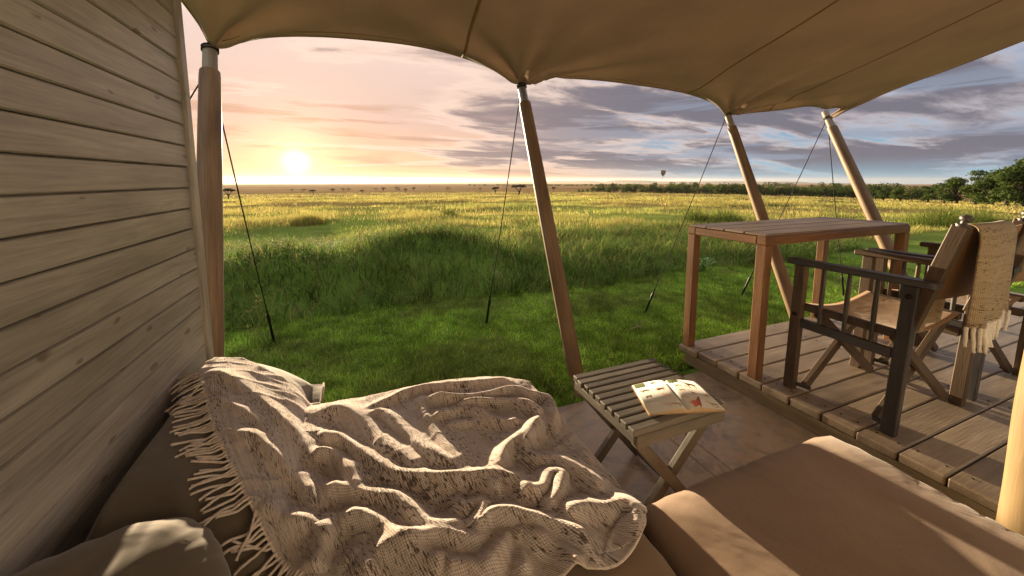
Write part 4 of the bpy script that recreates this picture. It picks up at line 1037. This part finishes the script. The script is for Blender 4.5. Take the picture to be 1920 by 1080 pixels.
        o = link(name, np_mesh(name, V, Fc, M['grass'], C), None, Matrix.Translation((cx, cy, zo))); tag(o, label, cat, group)
    BR = [(.14, .26, .03), (.22, .32, .05), (.10, .20, .03), (.30, .34, .08)]
    tuft('grass_tuft', 'bright grass tuft growing at the slab edge beside the pole stub', 'grass', .985, 1.645, .05, 60, .06, .20, .004, .007, BR, [3, 3, 2, 2])
    tuft('grass_tuft', 'bright low weeds growing between the deck corner and the floor', 'grass', 1.62, 1.80, .10, 120, .03, .10, .006, .012, BR, [3, 3, 2, 2])
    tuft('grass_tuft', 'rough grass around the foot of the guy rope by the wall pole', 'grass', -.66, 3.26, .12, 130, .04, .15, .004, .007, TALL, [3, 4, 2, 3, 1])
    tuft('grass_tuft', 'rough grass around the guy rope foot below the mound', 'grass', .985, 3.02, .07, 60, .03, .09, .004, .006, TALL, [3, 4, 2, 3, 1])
    TU = [(.13, .19, .035), (.20, .25, .05), (.09, .14, .03), (.30, .28, .09)]
    def at(px, py, dist):
        d = ray(px, 338); d = d/np.hypot(d[0], d[1]); return d[0]*dist, d[1]*dist
    for px, dist, rad, n, hgt, lab in ((1310, 11.0, .38, 700, .62, 'tall yellowish grass tussock on the plain beyond the table'), (1362, 11.4, .5, 800, .55, 'rounded green grass tussock beside the tall yellowish one'), (1778, 16, .95, 1100, .72, 'large round grass tussock beyond the armchairs'), (1842, 17, .8, 900, .66, 'smaller round grass tussock beside the large one beyond the armchairs'), (1245, 9.5, .25, 350, .3, 'low grass tussock on the plain before the tall yellowish one'), (1590, 12, .6, 700, .6, 'grass tussock on the plain behind the corner pole'), (840, 13, .3, 260, .4, 'small green tussock standing behind the shaded mound'), (575, 11, .45, 1100, .42, 'golden grass tussock on the plain below the sun')):
        cx, cy = at(px, 338, dist); tuft('grass_tussock', lab, 'grass', cx, cy, rad, n, hgt*.5, hgt, .008, .016, DRY[:4] if 'golden' in lab else TU, [3, 3, 2, 2], (.15, .95), 'grass tussocks on the plain')
build_grass()

def build_weed():
    b = np.array(onz(487, 655, -.08)); z0 = gz(b[0], b[1]); t = thing('flowering_weed', 'tall thin yellow weed stalk on the lawn beside the guy rope', 'plant', (b[0], b[1], z0))
    m = plain('yellow green stalk', (.34, .30, .08), .7, nscale=60); s = Vector((b[0], b[1], z0-.01))
    def st(pts, r=.0028): tube('stem', [s+Vector(p) for p in pts], [r]*(len(pts)-1)+[r*.6], m, t, 6)
    st([(0, 0, 0), (-.01, 0, .12), (.012, .0, .24), (-.004, 0, .33), (.008, 0, .40)])
    st([(-.005, 0, .17), (-.035, .01, .23), (-.048, .01, .29)]); st([(.0, 0, .15), (.045, 0, .20), (.058, .01, .245)]); st([(.004, 0, .27), (.03, 0, .30), (.02, 0, .36)])
    st([(-.07, 0, 0), (-.072, .01, .10), (-.064, .01, .18)]); st([(-.03, .02, 0), (-.034, .02, .08), (-.028, .02, .15)])
    for k, (dx, dy, dz) in enumerate([(.008, 0, .40), (-.048, .01, .29), (.058, .01, .245), (.02, 0, .36), (-.064, .01, .18), (-.028, .02, .15), (.0, 0, .36), (-.004, 0, .32)]):
        for q in range(3):
            a = q*2.1+k; p = s+Vector((dx, dy, dz)); beam('bud', p, p+Vector((.022*math.cos(a), .022*math.sin(a), .016)), .006, .004, m, t, bev=0)
build_weed()

def build_lawn_bits():
    p = onz(1190, 620, -.08); z0 = gz(p[0], p[1])+.012
    t = thing('dry_twig', 'pale dry forked twig lying on the lawn', 'twig', (p[0], p[1], z0)); m = plain('dry twig bark', (.38, .30, .20), .8, nscale=80); o = Vector((p[0], p[1], z0))
    tube('branch', [o+Vector(q) for q in ((-.09, -.02, .0), (-.03, .0, .012), (.04, .02, .01), (.08, .07, .03))], [.004, .0035, .003, .002], m, t, 6)
    tube('branch', [o+Vector(q) for q in ((.02, .015, .01), (.06, -.01, .02), (.10, -.035, .012))], [.003, .0025, .0015], m, t, 6)
    # broad-leaved weed at the foot of the bank
    p = onz(1318, 508, -.06); z0 = gz(p[0], p[1]); o = Vector((p[0], p[1], z0))
    t = thing('leafy_weed', 'small broad leaved green weed at the foot of the bank behind the table leg', 'plant', o); lm = plain('weed leaf', (.13, .26, .06), .5, nscale=40)
    leaf = [(0, 0, 0), (.4, .16, .05), (.75, .12, .03), (1, 0, -.06), (.75, -.12, .03), (.4, -.16, .05)]
    me = mesh('leaf', [(a*.09, b*.09, c*.09) for a, b, c in leaf], [(0, 1, 5), (1, 2, 4, 5), (2, 3, 4)], lm)
    for k in range(34):
        a = k*2.4; h = .03+.17*random.random(); r = .10*random.random()
        link('leaf', me, t, Matrix.Translation(o+Vector((r*math.cos(a), r*math.sin(a), h))) @ Matrix.Rotation(a, 4, 'Z') @ Matrix.Rotation(random.uniform(-.7, .3), 4, 'Y'))
    for k in range(7):
        a = k*.9; tube('stem', [o, o+Vector((.05*math.cos(a), .05*math.sin(a), .10)), o+Vector((.08*math.cos(a), .08*math.sin(a), .20))], [.004, .003, .002], lm, t, 5)
build_lawn_bits()

# ------------------------------------------------------------------ trees
def leaf_cloud(g, blobs, n, size, colset, zcut=None, flat=.6):
    """n leaf clumps spread through ellipsoid blobs (cx,cy,cz,rx,ry,rz)"""
    bl = np.array(blobs); vol = bl[:, 3]*bl[:, 4]*bl[:, 5]; k = g.choice(len(bl), n, p=vol/vol.sum()); b = bl[k]
    d = g.normal(size=(n, 3)); d /= np.linalg.norm(d, axis=1)[:, None]; rr = g.uniform(.45, 1.0, n)**.6
    P = b[:, :3]+d*b[:, 3:]*rr[:, None]*(1+.18*g.normal(size=(n, 1)))
    s = size*g.uniform(.55, 1.35, n); t1 = g.normal(size=(n, 3)); t1 /= np.linalg.norm(t1, axis=1)[:, None]
    t2 = np.cross(t1, g.normal(size=(n, 3))); t2 /= np.linalg.norm(t2, axis=1)[:, None]+1e-9
    V = np.stack([P-t1*s[:, None], P+t2*s[:, None]*.55, P+t1*s[:, None], P-t2*s[:, None]*.55], 1).reshape(-1, 3)
    Fc = np.arange(n*4).reshape(n, 4); pal = np.array(colset); c = pal[g.integers(0, len(pal), n)]*g.uniform(.7, 1.3, (n, 1))
    return V, Fc, np.repeat(c, 4, 0)
LEAF = [(.060, .100, .026), (.085, .130, .032), (.045, .078, .022), (.125, .150, .040)]
LEAF_B = [(.11, .15, .03), (.14, .18, .04), (.08, .12, .03)]
LEAF_D = [(.040, .045, .018), (.055, .060, .022), (.03, .036, .016)]
def trunk_arrays(segs):
    V, Fc = [], []
    for pts, rad in segs:
        v, f = tube_arrays(pts, rad, 7); o = len(V); V += [tuple(a) for a in v]; Fc += [tuple(i+o for i in q) for q in f]
    return V, Fc
def tree_meshes(kind, seed):
    g = np.random.default_rng(seed); rd = random.Random(seed)
    if kind == 'acacia':      # unit: about 6 m high, flat umbrella crown 9 m wide
        H = 6.0; segs = []; blobs = []; fork = rd.uniform(1.4, 2.2); lx = rd.uniform(-.4, .4)
        segs.append(([(0, 0, -.3), (lx*.4, 0, fork*.6), (lx, 0, fork)], [.55, .42, .36]))
        nb = rd.randint(3, 5)
        for k in range(nb):
            a = 2*math.pi*k/nb+rd.uniform(-.4, .4); q = rd.uniform(1.5, 3.4); top = (lx+q*math.cos(a), q*math.sin(a), H*rd.uniform(.72, .84))
            segs.append(([(lx, 0, fork), (lx+q*.4*math.cos(a), q*.4*math.sin(a), fork+1.6), top], [.32, .22, .12]))
            blobs.append((top[0], top[1], top[2]+.35, rd.uniform(1.5, 2.1), rd.uniform(1.4, 2.0), rd.uniform(.42, .62)))
        blobs.append((lx, 0, H*.9, 2.1, 2.1, .5)); Vl, Fl, Cl = leaf_cloud(g, blobs, 620, .46, LEAF_D)
    elif kind == 'bush':      # 1 unit high round shrub-tree, trunk mostly hidden
        segs = [([(0, 0, -.05), (.02, 0, .25), (0, .02, .55)], [.05, .04, .02])]; blobs = []
        for k in range(9):
            a = rd.uniform(0, 6.28); q = rd.uniform(.1, .5); zz = rd.uniform(.12, .72)
            blobs.append((q*math.cos(a), q*math.sin(a), zz, rd.uniform(.2, .34), rd.uniform(.2, .34), rd.uniform(.16, .27)))
            segs.append(([(0, 0, .2), (q*.5*math.cos(a), q*.5*math.sin(a), zz*.7), (q*math.cos(a), q*math.sin(a), zz)], [.03, .02, .01]))
        Vl, Fl, Cl = leaf_cloud(g, blobs, 800, .052, LEAF)
    else:                     # big leafy tree, unit about 10 m high
        segs = [([(0, 0, -.5), (.1, 0, 2), (-.1, .1, 4), (0, 0, 7)], [.42, .34, .26, .1])]; blobs = []
        for k in range(17):
            a = rd.uniform(0, 6.28); q = rd.uniform(.6, 4.0); zz = rd.uniform(2.4, 9.0); q *= (1.05-max(0, (zz-5.5)/7))
            c = (q*math.cos(a), q*math.sin(a), zz); blobs.append((*c, rd.uniform(1.0, 1.9), rd.uniform(1.0, 1.9), rd.uniform(.7, 1.2)))
            segs.append(([(0, 0, 2.0), (c[0]*.45, c[1]*.45, 2+(zz-2)*.55), c], [.2, .12, .05]))
        Vl, Fl, Cl = leaf_cloud(g, blobs, 5200, .24, LEAF if kind == 'leafy' else LEAF_B)
    Vt, Ft = trunk_arrays(segs)
    return mesh('trunk', Vt, Ft, M['bark'], True), np_mesh('crown', Vl, Fl, M['leaf'], Cl)
TREES = {k: [tree_meshes(k, s) for s in ss] for k, ss in (('acacia', (1, 2, 3, 4)), ('bush', (5, 6, 7, 8, 9)), ('leafy', (10, 11, 12)), ('bright', (13,)))}
def plant_tree(name, label, group, kind, var, px, dist, h, wscale=1.0, dz=0.0):
    d = ray(px, 338); d = d/np.hypot(d[0], d[1]); x, y = d[0]*dist, d[1]*dist; z = gz(x, y)+dz
    hh = {'acacia': 6.3, 'bush': 1.0, 'leafy': 9.8, 'bright': 9.8}[kind]; s = h/hh
    t = tag(link(name, None, None, Matrix.Translation((x, y, z))), label, 'tree', group)
    tm, cm = TREES[kind][var % len(TREES[kind])]; Mx = Matrix.Translation((x, y, z)) @ Matrix.Rotation(random.uniform(0, 6.28), 4, 'Z') @ Matrix.Diagonal((s*wscale, s*wscale, s, 1))
    for nm, me in (('trunk', tm), ('crown', cm)):
        o = bpy.data.objects.new(nm, me); col.objects.link(o); o.parent = t; o.matrix_local = WM[t].inverted() @ Mx
def dist_for(py):
    """distance at which the plain shows at picture height py"""
    r = np.geomspace(20, 5000, 4000); zz = np.interp(np.log(r), LR, LZ); yy = HZ+(CAM_H-zz)/r*F_PX
    return float(np.interp(-py, -yy, r))
AC = [(72, 137, 55, 52), (540, 124, 36, 28), (648, 112, 30, 20), (705, 108, 24, 16), (735, 108, 26, 16), (808, 125, 26, 26), (885, 104, 26, 12), (925, 108, 36, 20), (998, 106, 30, 18), (1012, 110, 16, 14), (1047, 118, 24, 24), (1092, 109, 30, 20), (1278, 108, 28, 18), (1178, 90, 12, 8), (1455, 112, 14, 18), (1537, 128, 40, 42), (1667, 130, 88, 56), (1855, 118, 28, 32), (425, 104, 20, 10), (490, 105, 44, 12)]
ACL = {0: 'lone dark acacia standing well apart from the other acacias', 16: 'largest forked flat topped acacia on the open plain', 15: 'medium acacia standing beside the largest acacia', 17: 'small dark acacia between the largest acacia and the tree belt', 1: 'wide flat topped acacia on the plain close under the sun', 5: 'leaning thin stemmed acacia between the flat topped acacias'}
for i, (cx, cb, cw, ch) in enumerate(AC):
    px, py = 400+cx/2.909, 320+cb/2.909; D = dist_for(py); Dd = D*math.hypot(1, 0)
    h = ch/2.909/F_PX*D*.98; w = cw/2.909/F_PX*D*.98
    plant_tree('acacia_tree', ACL.get(i, 'small distant flat topped acacia on the open plain'), 'acacias scattered over the plain', 'acacia', i, px, D, h, min(2.2, max(.6, (w/8.6)/(h/6.3))))
rd = random.Random(5); x = 1085
while x < 1765:        # belt of trees along the far edge of the grass
    far = (x-1085)/680; base = 359.5+2.5*far+rd.uniform(-.8, .8); D = dist_for(base); hp = (13+rd.uniform(-4, 5) if x < 1330 else 16+rd.uniform(-5, 5))
    if 1085 <= x < 1105: hp = 7
    plant_tree('belt_tree', 'dark green tree in the distant belt of trees behind the grassland', 'belt of trees across the plain', 'bush', rd.randint(0, 9), x, D, hp/F_PX*D*1.05, rd.uniform(.85, 1.25)); x += rd.uniform(6, 11)
x = 1200
while x < 1700:
    base = 354+rd.uniform(-1, 1); D = dist_for(base); plant_tree('belt_tree', 'hazy small tree showing behind the belt of trees', 'far trees behind the belt', 'bush', rd.randint(0, 9), x, D, rd.uniform(10, 16)/F_PX*D, rd.uniform(.9, 1.3)); x += rd.uniform(18, 34)
x = 880
while x < 1200:
    base = 348.5; D = dist_for(base); plant_tree('belt_tree', 'tiny dark tree on the line under the horizon', 'line of tiny trees under the horizon', 'bush', rd.randint(0, 9), x, D, rd.uniform(2.5, 5)/F_PX*D, rd.uniform(1.5, 2.5)); x += rd.uniform(6, 11)
for px, D, h, k, v, lab in ((1745, 118, 4.0, 'leafy', 0, 'round dark tree where the large grove meets the tree belt'), (1692, 120, 3.4, 'bright', 0, 'low bright green tree before the large grove'), (1660, 124, 3.6, 'leafy', 2, 'low dark tree between the tree belt and the bright green tree'), (1800, 100, 4.9, 'leafy', 1, 'broad dense tree in the middle of the large grove'), (1835, 88, 5.6, 'leafy', 2, 'tall spreading tree in the large grove beyond the armchairs'), (1893, 78, 5.9, 'leafy', 0, 'tallest tree of the grove at the edge of the plain'), (1775, 108, 5.0, 'leafy', 2, 'low dense tree filling the foot of the grove'), (1868, 74, 3.8, 'leafy', 1, 'shorter bushy tree in front of the tallest grove tree'), (1925, 70, 5.2, 'leafy', 1, 'dense tree at the outer end of the grove'), (1960, 72, 6, 'leafy', 2, 'grove tree behind the outer end')):
    plant_tree('grove_tree', lab, 'grove at the side of the plain', k, v, px, D, h, 1.1, -.3)

# ------------------------------------------------------------------ balloon
def build_balloon():
    D = 1150.0; d = ray(1243, 327); d = d/np.hypot(d[0], d[1]); c = Vector((d[0]*D, d[1]*D, CAM_H+D*.0165)); W_ = 15.5
    t = thing('hot_air_balloon', 'small dark hot air balloon floating low over the plain', 'balloon', c-Vector((0, 0, 14)))
    m = plain('balloon cloth', (.03, .015, .008), .6, nscale=.2, var=.4); V, Fc = [], []; n = 24
    prof = [(0, .10), (.08, .18), (.2, .42), (.35, .70), (.5, .90), (.65, .99), (.78, .96), (.88, .78), (.95, .50), (1, .02)]
    for tt, r in prof:
        for j in range(n): a = 2*math.pi*j/n; rr = r*W_/2*(1+.02*math.cos(12*a)); V.append((rr*math.cos(a), rr*math.sin(a), -9+19*tt))
    for i in range(len(prof)-1):
        for j in range(n): Fc.append((i*n+j, i*n+(j+1) % n, (i+1)*n+(j+1) % n, (i+1)*n+j))
    link('envelope', mesh('envelope', V, Fc, m, True), t, Matrix.Translation(c))
    beam('basket', c+Vector((-1, 0, -13)), c+Vector((1, 0, -13)), 1.6, 1.5, M['bark'], t, bev=.1)
    for sx in (-.9, .9): tube('cable', [c+Vector((sx, 0, -12.3)), c+Vector((sx*.9, 0, -9))], .06, M['black'], t, 5)
build_balloon()

# ------------------------------------------------------------------ haze
def build_haze():
    m = bpy.data.materials.new('morning haze'); m.use_nodes = True; nt = m.node_tree; nt.nodes.clear()
    out = nt.nodes.new('ShaderNodeOutputMaterial'); pv = nt.nodes.new('ShaderNodeVolumePrincipled')
    pv.inputs['Color'].default_value = (.88, .82, .76, 1); pv.inputs['Density'].default_value = 0.00005; pv.inputs['Anisotropy'].default_value = .48
    nt.links.new(pv.outputs[0], out.inputs['Volume'])
    s = 13000; me = box_mesh(2*s, 2*s, 160, M['black'], 0).copy(); me.materials.clear(); me.materials.append(m)
    tag(link('haze', me, None, Matrix.Translation((0, 0, -33))), 'thin warm morning haze over the whole plain', 'haze', kind='stuff')
HAZE = True
if HAZE: build_haze()
